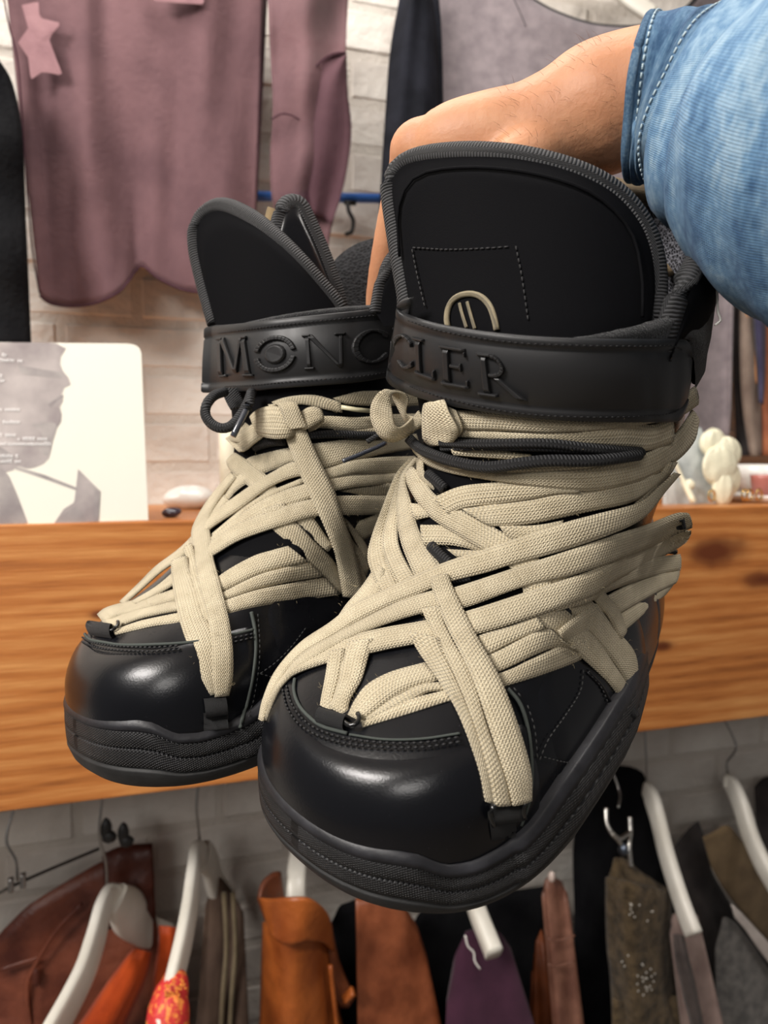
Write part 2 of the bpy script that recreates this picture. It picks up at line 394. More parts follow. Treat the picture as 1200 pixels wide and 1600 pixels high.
def build_body(b, root):
    rows = [i for i in range(NR) if .030 < ROWZ[i] < .262]; S = b.S[rows].copy(); n = len(rows)
    for a, i in enumerate(rows):
        z = ROWZ[i]; c = S[a].mean(0); k = np.clip((z-.088)/.02, 0, 1)*.0030
        d = nrm(S[a]-c); S[a] = S[a]-d*k
    k0 = [a for a, i in enumerate(rows) if ROWZ[i] >= .0425][0]
    for a in range(k0): S[a] = S[k0]+b.R@np.array([0, 0, (ROWZ[rows[a]]-ROWZ[rows[k0]])*SP[2]])
    S = np.concatenate([S, [S[-1]-nrm(S[-1]-S[-1].mean(0))*.007], [S[-12]-nrm(S[-12]-S[-12].mean(0))*.009]], 0)
    uv = np.stack(np.meshgrid(np.arange(NU)/8., np.arange(len(S))/6.), -1).reshape(-1, 2)
    mk('upper', S.reshape(-1, 3), grid_faces(len(S), NU, True), LEATHER, root, uv)
    # vamp: black softshell tongue running up under the laces
    patch(b, root, 'lower_tongue', np.arange(-62, 63, 4), lambda u: .124, lambda u: .250, -.0016, 26, SOFT)
    # toe cap and eyestay shells of thick leather
    zt = lambda u: float(np.interp(abs(u), [0, 30, 55, 75, 84], [.0835, .087, .0895, .090, .089]))
    patch(b, root, 'toe_cap', np.linspace(-84, 84, 57), lambda u: .030, zt, .0013, 16, LEATHER)
    for sgn in (1, -1):
        patch(b, root, 'side_panel', sgn*np.linspace(86, 118, 13), lambda u: .030, lambda u: .1, .0006, 12, LEATHER)
        patch(b, root, 'heel_counter', sgn*np.linspace(126, 176, 19), lambda u: .030, lambda u: .108, .0004, 14, LEATHER)
def build_collar(b, root, us, hts, nh=8, off=-.001, low=-.03, lining=MESHG, name='collar'):
    nu = len(us); v, uv, vi = [], [], []
    H = np.interp(us, [h[0] for h in hts], [h[1] for h in hts])
    for i, u in enumerate(us):
        for j in range(nh):
            k = j/(nh-1); h = low+(H[i]-low)*k; flare = .003*k+.003*math.sin(k*math.pi)
            v.append(b.ext(u, h, off+flare)); vi.append(b.ext(u, h, off-.007+flare*.5)); uv.append((i/8., k*4))
    o = mk(name, v, grid_faces(nu, nh), SOFT, root, uv)
    q = mk('collar_lining', vi, grid_faces(nu, nh), lining, root, uv)
    top = [(np.array(v[i*nh+nh-1])+np.array(vi[i*nh+nh-1]))/2 for i in range(nu)]
    tube('collar_binding', top, .0052, BIND, root, 12, flat=1.0)
def build_strap(b, root, pairs, off=.0035, ends='LR', name='strap'):
    P = np.array(pairs, float); C = cr(P, 90); n = 90
    A, B = C[:, :2], C[:, 2:]; prof = [(0, -.0022), (0, .0), (.015, .0009), (.11, .0009), (.145, -.0002), (.17, .0006), (.5, .0010), (.83, .0006), (.855, -.0002), (.89, .0009), (.985, .0009), (1, 0), (1, -.0022)]
    v, uv = [], []
    T = []; NN = []; D = []
    for i in range(n):
        for t, o in prof:
            px, py = A[i]*(1-t)+B[i]*t; tt, nn, ok = b.hit(px, py); T.append(tt); NN.append(nn); D.append(vdir(px, py))
    m_ = len(prof); T = np.array(T).reshape(n, m_); NN = np.array(NN).reshape(n, m_, 3); D = np.array(D).reshape(n, m_, 3)
    T = smooth_rows(T, 3, 2); NN = nrm(smooth_rows(NN, 5, 2))
    O = np.array([p[1] for p in prof])[None, :, None]
    pos = CAM+D*T[..., None]+nrm(NN-.5*nrm(D))*(off+O)
    uv = np.stack(np.meshgrid([p[0] for p in prof], np.arange(n)/4.), -1).reshape(-1, 2)
    f = grid_faces(n, m_)+[tuple(range(m_))[::-1], tuple((n-1)*m_+k for k in range(m_))]
    o = mk(name, pos.reshape(-1, 3), f, STRAP, root, uv)
    def place(px, py, o):
        tt, nn, ok = b.hit(px, py); d = vdir(px, py); return CAM+d*tt+nrm(nn-.5*nrm(d))*(off+o)
    return o, place

# letters of the strap, strokes in a unit box (x right, y down)
def arc(cx, cy, rx, ry, a0, a1, w, n=9, wf=None):
    q = []
    if n == 14 and rx == .25: return [[(cx+math.cos(2*math.pi*k/16)*rx, cy+math.sin(2*math.pi*k/16)*ry) for k in range(16)]]
    for k in range(n):
        a = [math.radians(a0+(a1-a0)*(k+e)/n) for e in (0, 1)]; ww = [w if wf is None else wf(x) for x in a]
        q.append([(cx+math.cos(a[0])*rx, cy-math.sin(a[0])*ry), (cx+math.cos(a[1])*rx, cy-math.sin(a[1])*ry),
                  (cx+math.cos(a[1])*(rx-ww[1]), cy-math.sin(a[1])*(ry-ww[1])), (cx+math.cos(a[0])*(rx-ww[0]), cy-math.sin(a[0])*(ry-ww[0]))])
    q2 = []
    for p in q: q2.append(('arc', p))
    return q2
def rc(x0, y0, x1, y1): return [[(x0, y0), (x1, y0), (x1, y1), (x0, y1)]]
thick = lambda a: .07+.13*abs(math.cos(a))
GL = {
 'M': rc(.02, 0, .2, .06)+rc(.07, .06, .17, .94)+rc(0, .94, .26, 1)+[[(.1, 0), (.24, 0), (.55, .9), (.47, .9)]]+[[(.76, 0), (.86, 0), (.55, .9), (.47, .9)]]+rc(.78, .06, .93, .94)+rc(.8, 0, .98, .06)+rc(.7, .94, 1, 1),
 'O': arc(.5, .5, .5, .5, 12, 168, .13, 14)+arc(.5, .5, .5, .5, 192, 348, .13, 14),
 'o': arc(.5, .5, .25, .27, 0, 360, .25, 14),
 'N': rc(0, 0, .2, .06)+rc(.08, .06, .17, .94)+rc(0, .94, .26, 1)+[[(.08, 0), (.24, 0), (.93, 1), (.84, 1)]]+rc(.84, .06, .93, .98)+rc(.74, 0, 1, .06),
 'C': arc(.55, .5, .55, .5, 42, 318, .13, 16, thick)+rc(.86, .12, .93, .3)+rc(.86, .7, .93, .88),
 'L': rc(.0, 0, .5, .07)+rc(.14, .07, .34, .93)+rc(0, .91, .95, 1)+[[(.88, .72), (.95, .72), (.95, .92), (.8, .92)]],
 'E': rc(0, 0, .9, .08)+rc(.14, .08, .33, .92)+rc(0, .92, .95, 1)+rc(.33, .45, .72, .53)+rc(.84, .08, .9, .22)+rc(.88, .78, .95, .92)+rc(.68, .38, .74, .6),
 'R': rc(0, 0, .45, .07)+rc(.12, .07, .28, .93)+rc(0, .93, .42, 1)+arc(.42, .27, .3, .27, -90, 90, .1, 8)+rc(.28, .46, .45, .54)+[[(.36, .52), (.52, .52), (1.0, 1), (.8, 1)]],
}
def letter(strap, place, g, quad):
    q = np.array(quad, float); v, f = [], []
    def m(x, y): p = (q[0]*(1-x)+q[1]*x)*(1-y)+(q[3]*(1-x)+q[2]*x)*y; return p
    for ch in g:
        for poly in GL[ch]:
            isarc = poly[0] == 'arc'; pts = poly[1] if isarc else poly
            c = np.mean(pts, axis=0); o = len(v); k = len(pts)
            for sc_, h in ((1.0, -.0006), (1.0, .0014), (.72 if isarc else .80, .0027)):
                for i_, (x, y) in enumerate(pts):
                    e = c if not isarc else ((pts[0][0]+pts[3][0])/2, (pts[0][1]+pts[3][1])/2) if i_ in (0, 3) else ((pts[1][0]+pts[2][0])/2, (pts[1][1]+pts[2][1])/2)
                    px, py = m(e[0]+(x-e[0])*sc_, e[1]+(y-e[1])*sc_); v.append(place(px, py, h))
            for a in range(2):
                for i in range(k): f.append((o+a*k+i, o+a*k+(i+1) % k, o+(a+1)*k+(i+1) % k, o+(a+1)*k+i))
            f.append(tuple(o+2*k+i for i in range(k)))
    o = fix(mk('embossed_letter', v, f, STRAP, strap, smooth=False))
    ms = o.modifiers.new('soft', 'BEVEL'); ms.width = .00035; ms.segments = 2
    return o
def hairs(b, root, edge_pairs, n, mat):
    geos = []
    for _ in range(n):
        pr = random.choice(edge_pairs); i = random.randrange(len(pr)-1); t = random.random(); a, c = np.array(pr[i]), np.array(pr[i+1])
        p = a*(1-t)+c*t; sd = random.random() < .5; px, py = (p[:2] if sd else p[2:]); ox, oy = (p[:2]-p[2:])*(1 if sd else -1)
        l = math.hypot(ox, oy)+1e-6; ln = random.uniform(1.5, 4.5); ox, oy = ox/l*ln+random.uniform(-3, 3), oy/l*ln+random.uniform(-3, 3)
        q0 = on_boot(b, px, py, .004); q1 = on_boot(b, px+ox*.5, py+oy*.5, .0052); q2 = on_boot(b, px+ox, py+oy, .006)
        if np.linalg.norm(q2-q0) < .02: geos.append(tube_geo([q0, q1+RNG.normal(size=3)*.0004, q2], [.00007, .00006, .00003], 3))
    v, f, uv = join(geos); mk('lace_fuzz', v, f, mat, root, uv, kind='stuff')

# ---------------- front boot
root = thing('lace_up_boot', 'nearer of the two black boots, strap end and round tongue emblem showing, held in front', 'boot', BF.world(np.array([0, .15, 0.])))
build_sole(BF, root); build_body(BF, root)
FL = [  # (layer, pairs)
 (0, '676,638|694,668 700,640|718,672 760,644|780,673 860,654|860,676 940,658|945,671 1000,646|1010,662 1050,630|1062,650 1086,604|1090,632'),
 (-.3, '700,672|700,682 760,674|760,686 800,676|800,688 860,676|860,689 900,676|900,694 945,668|940,700 985,660|975,704 1020,664|1012,704 1050,652|1052,690'),
 (.3, '646,688|648,706 662,706|668,726 700,722|704,739 750,735|765,750 800,737|800,755 875,730|875,764 950,720|930,766 1012,706|1000,750 1052,680|1052,722 1074,652|1082,690 1080,640|1090,658'),
 (-.4, '700,722|705,732 800,728|800,740 900,722|900,738 985,706|985,720'),
 (-.5, '705,700|710,712 760,702|765,716 830,710|832,720'),
 (.1, '676,778|705,806 720,760|727,794 775,754|785,787 830,754|830,780 870,760|870,772 905,766|905,770'),
 (.1, '722,795|765,822 785,786|792,822 830,780|832,818 875,772|875,809 925,764|925,798 1000,746|985,785 1033,738|1018,763 1050,720|1040,742'),
 (.0, '1040,722|1058,722 1030,742|1046,742 1000,776|1022,768 985,800|1002,792'),
 (-.6, '657,820|662,852 700,822|705,852 735,838|752,862 780,860|790,872'),
 (-.6, '640,786|648,812 665,788|678,806 690,790|696,800'),
 (-.6, '698,858|716,872 742,860|748,870 770,860|776,866'),
 (-.5, '780,822|795,842 840,820|820,846 880,813|878,824'),
 (.2, '652,716|661,717 655,745|665,743 675,765|688,772'),
 (.8, '638,742|648,730 642,762|662,745 672,806|686,776 720,838|747,810 757,860|800,840 800,890|838,868 830,935|866,915'),
 # bottom bundle
 (-.3, '660,1042|676,1058 700,1020|712,1048 747,994|763,1023 797,978|810,999 837,962|852,982'),
 (-.4, '700,1042|712,1068 763,1024|773,1052 850,983|865,1012 880,1004|905,1020'),
 (-.2, '690,1070|700,1096 777,1053|783,1074 830,1030|847,1054 885,1004|906,1031 905,995|920,1015'),
 # diagonals to the right loop
 ([-.4, -.2, .1, .8, 1.5, 1.2], '812,902|850,893 822,938|860,926 840,968|877,947 872,997|908,975 907,1028|932,1003 945,1066|958,1045 964,1092|974,1070 975,1110|986,1096'),
 ([-.3, .0, .5, 1.2, 1.4, 1.0], '850,900|890,888 862,925|900,910 882,950|918,932 907,978|940,958 932,1006|958,984 963,1048|986,1020 980,1085|992,1066 985,1108|993,1094'),
 (1.1, '900,908|922,902 918,930|940,924 945,962|962,952 965,1000|975,985'),
 # right bundle
 (.9, '1058,866|1058,893 1000,874|1000,904 945,893|948,922 905,905|915,940 860,925|866,955'),
 (.7, '1058,892|1052,912 1000,903|1012,932 950,928|960,962 900,960|915,990 870,985|880,1005'),
 (.5, '1052,908|1038,930 1014,930|1012,952 958,962|968,990 905,990|922,1015'),
 # long diagonals right to left
 (2.0, '1046,736|1054,738 1020,760|1032,764 990,784|998,806 925,803|950,833 875,818|875,861 800,845|800,883 760,859|762,896 692,884|700,913 640,908|650,935 600,928|612,950 560,947|565,975 520,979|530,998 475,1011|480,1028 438,1054|448,1062 420,1096|428,1103 414,1126|420,1130'),
 (1.6, '1068,799|1073,822 1050,800|1052,831 1012,815|1015,850 960,833|970,868 875,864|895,898 815,885|820,917 713,920|727,952 673,927|687,956 620,946|640,967 560,977|570,992 520,1000|530,1014 475,1028|475,1048 448,1060|442,1080 425,1092|425,1112'),
 (1.2, '1073,828|1066,848 1055,829|1045,862 1012,850|1000,884 960,868|955,906 913,893|920,930 830,923|840,962 730,957|747,992 665,972|682,1003 610,982|620,1014 575,990|585,1022 537,1002|540,1031 475,1030|465,1056 445,1066|440,1082 424,1108|421,1128'),
 # toe loop laces
 (.8, '545,1119|565,1130 556,1096|590,1112 575,1072|612,1096 612,1052|638,1080 665,1037|686,1064'),
 (.3, '572,1122|576,1130 612,1094|640,1098 655,1072|670,1082 690,1066|698,1080'),
 (.1, '566,1128|567,1137 625,1098|628,1119 692,1080|697,1097 730,1070|735,1085'),
 (.5, '514,1020|540,1015 512,1042|537,1036 508,1066|530,1070 503,1092|522,1102 500,1112|530,1122'),
 (.7, '545,1005|585,1000 537,1030|577,1026 532,1060|566,1064 525,1085|548,1096 515,1108|545,1124'),
 # left fan
 (.2, '590,880|602,890 575,905|600,918 560,925|590,940 540,948|572,958 518,982|545,985'),
 (.6, '645,716|652,718 622,742|631,742 600,796|613,800 583,842|602,850 577,875|612,885 588,910|625,918 600,940|640,935'),
 (.8, '650,718|655,718 629,744|635,744 611,802|627,800 600,850|625,850 608,885|645,893 625,920|662,915'),
 # V laces over the top
 (1.0, '653,716|660,716 633,742|638,746 625,775|645,782 624,810|658,830 630,850|672,855 645,890|692,887 660,925|712,920'),
 (2.6, '678,905|705,900 682,930|713,922 700,980|743,987 737,1060|780,1060 762,1143|803,1130 783,1213|821,1200 793,1254|822,1246'),
 (1.9, '662,955|692,950 672,978|698,976 690,1012|713,1008 712,1060|740,1062 738,1130|762,1143 758,1203|785,1213 767,1256|793,1255'),
 (1.4, '640,990|690,1000 652,1015|696,1020 668,1040|716,1060 697,1083|732,1105 720,1128|745,1145 745,1200|762,1206 755,1250|770,1254'),
]
allp = []
for ly, tx in FL:
    p = ps(tx); allp.append(p); lace(BF, root, p, ly)
FUZZ = M('lace_fibre', srgb(190, 175, 140), .9, .2).m
hairs(BF, root, allp, 320, FUZZ)
# knot and bow
def free_ribbon(b, root, pts, mat=LACE, name='lace', th=.0016, n=40, sub=None):
    """pts: x1,y1,d1, x2,y2,d2 with d = lift off the boot in metres"""
    P = cr(np.array(pts, float), n); A = np.array([on_boot(b, p[0], p[1], p[2], 1.0) for p in P]); B = np.array([on_boot(b, p[3], p[4], p[5], 1.0) for p in P])
    A, B = smooth_rows(A, 2, 1), smooth_rows(B, 2, 1); T = nrm(np.gradient((A+B)/2, axis=0)); W = nrm(B-A); Nn = nrm(np.cross(T, W))
    ring = []
    for k in range(4): ring.append(A*(1-k/3)+B*k/3+Nn*th*.5*(1 if k in (1, 2) else .6))
    for k in range(4): ring.append(B*(1-k/3)+A*k/3-Nn*th*.5*(1 if k in (1, 2) else .6))
    r = np.stack(ring, 1); L = np.r_[0, np.cumsum(np.linalg.norm(np.diff(A, axis=0), axis=1))]
    uu = np.array([0, .33, .67, 1, 1, .67, .33, 0]); uv = np.stack([np.broadcast_to(uu, (n, 8)), np.repeat(L[:, None]/.012, 8, 1)], -1).reshape(-1, 2)
    return mk(name, r.reshape(-1, 3), grid_faces(n, 8, True)+[tuple(range(8))[::-1], tuple((n-1)*8+k for k in range(8))], mat, root, uv)
free_ribbon(BF, root, [(668, 668, .004, 662, 652, .010), (640, 668, .006, 632, 648, .012), (618, 630, .008, 640, 618, .015), (604, 606, .010, 612, 612, .020), (583, 622, .010, 612, 640, .022), (578, 650, .010, 614, 655, .022), (590, 680, .010, 618, 668, .020), (608, 693, .010, 628, 668, .018), (636, 682, .009, 642, 655, .016), (668, 660, .006, 655, 640, .012)])
free_ribbon(BF, root, [(672, 642, .004, 690, 640, .004), (664, 630, .008, 694, 624, .008), (660, 645, .012, 700, 642, .012), (660, 668, .013, 712, 664, .012), (662, 688, .010, 716, 676, .010), (676, 697, .006, 708, 692, .006), (688, 690, .002, 706, 684, .002)])
free_ribbon(BF, root, [(700, 634, .003, 712, 640, .003), (702, 650, .006, 718, 655, .006), (706, 664, .006, 722, 672, .006), (690, 690, .004, 712, 688, .004)])
def cord(b, root, pts, r, lay=.004, n=None, mat=CORD, name='cord'):
    q = px_line(b, pts, lay, 5.); return tube(name, smooth_rows(q, 2, 1), r, mat, root, 12)
cord(BF, root, [(690, 690), (740, 692), (800, 691), (860, 691), (930, 699), (1000, 704)], .0023, .003)
cord(BF, root, [(690, 700), (760, 697), (860, 699), (960, 705), (1005, 706)], .0018, .002)
cord(BF, root, [(646, 680), (665, 700), (700, 715), (740, 725), (772, 728), (810, 722), (860, 716), (920, 716), (995, 706)], .0028, .0052)
cord(BF, root, [(668, 738), (685, 752), (700, 768)], .0028, .0015)
cord(BF, root, [(672, 850), (686, 866), (708, 885)], .0030, .001)
cord(BF, root, [(700, 905), (720, 903), (740, 900)], .0026, .000)
# long black cord end with aglet hanging from the bow
cord(BF, root, [(622, 668), (600, 684), (588, 690)], .0014, .009)
q = px_line(BL, [(587, 690), (557, 708), (527, 725)], .022); tube('aglet', q, .0014, AGL, root, 8)
# strap
pr = ps('652,462|640,570 640,466|622,575 632,472|617,592 640,488|640,610 700,506|715,632 800,520|840,650 900,526|940,655 1000,527|1010,656 1046,527|1040,656 1062,530|1052,652 1070,545|1062,630')
st, pl = build_strap(BF, root, pr, .0045)
for g, qd in (('C', [(627, 512), (657, 524), (660, 578), (629, 566)]), ('L', [(656, 522), (690, 530), (692, 592), (660, 580)]),
              ('E', [(695, 534), (740, 541), (744, 604), (698, 596)]), ('R', [(752, 546), (802, 551), (828, 622), (754, 612)])):
    letter(st, pl, g, qd)
def strap_stitch(b, lines, off): stitches(b, root, lines, THREAD, off, .0028, .00032)
strap_stitch(BF, [[(645, 497), (700, 515), (800, 531), (900, 536), (1000, 538), (1040, 538), (1060, 548)], [(632, 594), (700, 618), (800, 640), (900, 647), (1000, 646), (1045, 640), (1058, 625)]], .0058)
# collar, velcro tab, tongue
us = np.linspace(77, 298, 56)
build_collar(BF, root, us, [(77, -.034), (83, -.014), (88, -.004), (96, .006), (108, .013), (140, .020), (180, .026), (220, .022), (252, .015), (266, .006), (278, .0), (292, -.008), (302, -.014)])
def param_band(b, root, name, u0, u1, z0, z1, off, mat, n=40, wob=0):
    v, uv = [], []
    for i, u in enumerate(np.linspace(u0, u1, n)):
        for j in range(7):
            k = j/6; a = z0(u) if callable(z0) else z0; c = z1(u) if callable(z1) else z1
            o = off if 0 < j < 6 and 0 < i < n-1 else off-.003
            v.append(b.surf(u, a+(c-a)*k, o+random.uniform(-wob, wob))); uv.append((u/6, k))
    return mk(name, v, grid_faces(n, 7), mat, root, uv)
param_band(BF, root, 'velcro_tab', 30, 175, lambda u: np.interp(u, [30, 90, 112, 175], [.262, .25, .215, .21]), lambda u: np.interp(u, [30, 60, 85, 112, 175], [.262, .2655, .268, .275, .27]), .0024, VELCRO, 60, .0005)
XF = np.linspace(600, 1045, 24); HF = np.array([BF.hit(min(max(x, 655), 1040), 528)[0] for x in XF])+.00000045*np.clip(655-XF, 0, 99)**2.6
HF = smooth_rows(HF[:, None], 2, 2)[:, 0]
def dF(s): return float(np.interp(610+415*s, XF, HF))+.0035
TA = [(640, 560), (634, 470), (622, 380), (610, 320), (603, 285), (612, 262), (640, 240)]
def tongue(b, root, rim, base, depth, mat=SOFT, nv=26, name='tongue', lab=None, bulge=.004, br=.0042, body=.009, bindlabel=None):
    """padded flap: rim outline (left foot over the top to the right foot) swept down to a base line"""
    n = 56; R_ = cr(rim, n); B_ = lin(base, n); v, vb, uv = [], [], []
    xs = [p[0] for p in rim]; x0, x1 = min(xs), max(xs); 
    for i in range(n):
        for j in range(nv):
            k = j/(nv-1); p = R_[i]*(1-k)+B_[i]*k; s = (p[0]-x0)/(x1-x0); d = depth(min(max(s, 0), 1), p[1])
            pad = bulge*math.sin(min(k*6, 1)*math.pi/2)*math.sin(math.pi*i/(n-1))**.5
            v.append(at(p[0], p[1], d-pad)); vb.append(at(p[0], p[1], d+body)); uv.append((i/6, k*6))
    f = grid_faces(n, nv); o = mk(name, v, f, mat, root, uv); mk('tongue_lining', vb, f, MESHB, root, uv)
    q = np.array([at(R_[i][0], R_[i][1], depth(min(max((R_[i][0]-x0)/(x1-x0), 0), 1), R_[i][1])+body*.35) for i in range(n)])
    tube('tongue_binding', q, br, BIND, root, 14, flat=1.25)
    return o
RIMF = [(641, 500), (636, 462), (625, 400), (616, 345), (610, 300), (613, 274), (632, 254), (670, 242), (740, 238), (820, 246), (900, 268), (960, 300), (1000, 345), (1020, 395), (1025, 450), (1018, 505)]
BASEF = [(650, 540), (700, 560), (830, 565), (950, 560), (1015, 545)]
tongue(BF, root, RIMF, BASEF, lambda s, y: dF(s)+.004+.00012*max(0, 500-y)*.35, bulge=.005)
def tl(pts, s0): return [at(x, y, dF((x-610)/415.)+.004+.00012*max(0, 500-y)*.35-.0056) for x, y in cr(pts, 26)]
# pocket stitch lines and emblem on the tongue
def free_stitch(root, lines, mat, pitch=.003, r=.0004, dens=26):
    geos = []
    for q in lines:
        q = np.array(q); L = np.r_[0, np.cumsum(np.linalg.norm(np.diff(q, axis=0), axis=1))]
        for s0 in np.arange(0, L[-1]-pitch*.6, pitch):
            s_ = np.linspace(s0, s0+pitch*.66, 3); p = np.stack([np.interp(s_, L, q[:, k]) for k in range(3)], 1); geos.append(tube_geo(p, r, 5))
    v, f, uv = join(geos); return mk('stitching', v, f, mat, root, uv, kind='stuff')
free_stitch(root, [tl([(645, 387), (700, 390), (760, 388), (802, 385)], 0), tl([(806, 385), (815, 430), (826, 505)], 0), tl([(644, 390), (652, 430), (664, 480)], 0)], THREAD)
tube('edge_seam', tl([(624, 400), (622, 330), (640, 285), (680, 266), (760, 262), (850, 275), (930, 305), (985, 360), (1003, 430), (1004, 495)], 0), .0008, SOFT, root, 6)
em = [(700, 512), (698, 495), (703, 475), (716, 463), (735, 459), (752, 464), (765, 478), (773, 500), (776, 516)]
tube('emblem', [p for p in tl(em, 0)], .0014, EMB, root, 8)
tube('emblem', [p for p in tl([(718, 474), (722, 490), (729, 512)], 0)], .0008, EMB, root, 8); tube('emblem', [p for p in tl([(730, 472), (735, 490), (742, 514)], 0)], .0008, EMB, root, 8)
# beige pull loop behind the tongue
def flat_band(name, pts, wpx, mat, root, n=30, th=.0016):
    P = cr(np.array(pts, float), n); A = np.array([at(p[0], p[1], p[2]) for p in P]); B = np.array([at(p[3], p[4], p[5]) for p in P])
    T = nrm(np.gradient((A+B)/2, axis=0)); Nn = nrm(np.cross(T, nrm(B-A)))*th*.5
    r = np.stack([A+Nn, (A+B)/2+Nn*1.3, B+Nn, B-Nn, (A+B)/2-Nn*1.3, A-Nn], 1); L = np.r_[0, np.cumsum(np.linalg.norm(np.diff(A, axis=0), axis=1))]
    uv = np.stack([np.broadcast_to(np.array([0, .5, 1, 1, .5, 0])*1.6, (n, 6)), np.repeat(L[:, None]/.01, 6, 1)], -1).reshape(-1, 2)
    return mk(name, r.reshape(-1, 3), grid_faces(n, 6, True)+[tuple(range(6))[::-1], tuple((n-1)*6+k for k in range(6))], mat, root, uv)
flat_band('pull_loop', [(958, 278, .365, 990, 322, .365), (990, 285, .385, 1020, 322, .385), (1030, 290, .405, 1040, 325, .405), (1062, 318, .42, 1056, 345, .42), (1096, 360, .425, 1068, 352, .425), (1094, 388, .42, 1078, 395, .42)], 30, TWILL, root)
flat_band('pull_loop', [(1094, 372, .42, 1070, 352, .42), (1082, 400, .40, 1072, 380, .41), (1062, 425, .385, 1050, 405, .39), (1036, 432, .375, 1034, 418, .38)], 30, TWILL, root)
# webbing toe loop with its ring, side loops
def webbing(b, root, c, ax, w, h, lay, ringpts=None, n=6, name='webbing_loop'):
    ax = np.array(ax, float); ax = ax/np.linalg.norm(ax); ay = np.array([-ax[1], ax[0]]); v, uv = [], []
    c = np.array(c, float)
    for i in range(9):
        for j in range(8):
            s = i/8*2-1; a = j/7*math.pi; p = c+ax*s*w/2+ay*(-math.cos(a))*h/2
            v.append(on_boot(b, p[0], p[1], lay*.1+math.sin(a)**.6*lay)); uv.append((i/2., j))
    return mk(name, v, grid_faces(9, 8), BIND, root, uv)
webbing(BF, root, (520, 1125), (1, .28), 44, 24, .006)
rg = [(538, 1128), (546, 1138), (560, 1136), (566, 1124), (560, 1117)]
tube('lace_ring', px_line(BF, rg, .0045), .0011, GLOSS, root, 8)
webbing(BF, root, (789, 1270), (1, -.12), 46, 26, .005)
webbing(BF, root, (784, 1294), (1, -.12), 40, 34, .0022)
for x0, y0, x1, y1 in ((766, 1252, 766, 1284), (815, 1246, 812, 1272)): tube('lace_ring', px_line(BF, [(x0, y0), (x0-5, (y0+y1)/2), (x1, y1)], .005), .0012, GLOSS, root, 8)
webbing(BF, root, (976, 1112), (1, -.5), 22, 22, .006)
webbing(BF, root, (1062, 818), (.2, 1), 16, 14, .002)
webbing(BF, root, (1048, 862), (1, .1), 14, 8, .002)
# seams
def seam(b, root, pts, r=.0011, mat=RAW, off=.0010, name='leather_edge'): return tube(name, px_line(b, pts, off), r, mat, root, 6)
seam(BF, root, [(462, 1060), (460, 1080), (468, 1103), (485, 1122), (505, 1136), (545, 1147)], .0009)
seam(BF, root, [(792, 1075), (812, 1100), (825, 1145), (829, 1200), (826, 1245), (812, 1290)], .0010)
seam(BF, root, [(545, 1148), (600, 1156), (660, 1155), (720, 1146)], .0006)
SF = [[(450, 1072), (455, 1095), (470, 1120), (495, 1140), (540, 1155), (600, 1162), (660, 1162), (722, 1152)], [(444, 1078), (450, 1105), (466, 1130), (492, 1148), (540, 1163), (600, 1169), (660, 1169), (724, 1159)]]
stitches(BF, root, SF, THREAD, .0022, .0030, .0007)
stitches(BF, root, [[(822, 1100), (834, 1140), (838, 1190)], [(910, 1045), (905, 1080), (880, 1120), (855, 1155), (840, 1190)], [(915, 1050), (935, 1070), (948, 1100), (950, 1130), (945, 1160)], [(846, 1182), (870, 1188), (892, 1192)], [(802, 1075), (818, 1095)]], GTHREAD, .0014, .003, .0004)
seam(BF, root, [(915, 1048), (940, 1075), (955, 1110), (952, 1150), (945, 1175)], .0012, LEATHER, .0008, 'panel_edge')

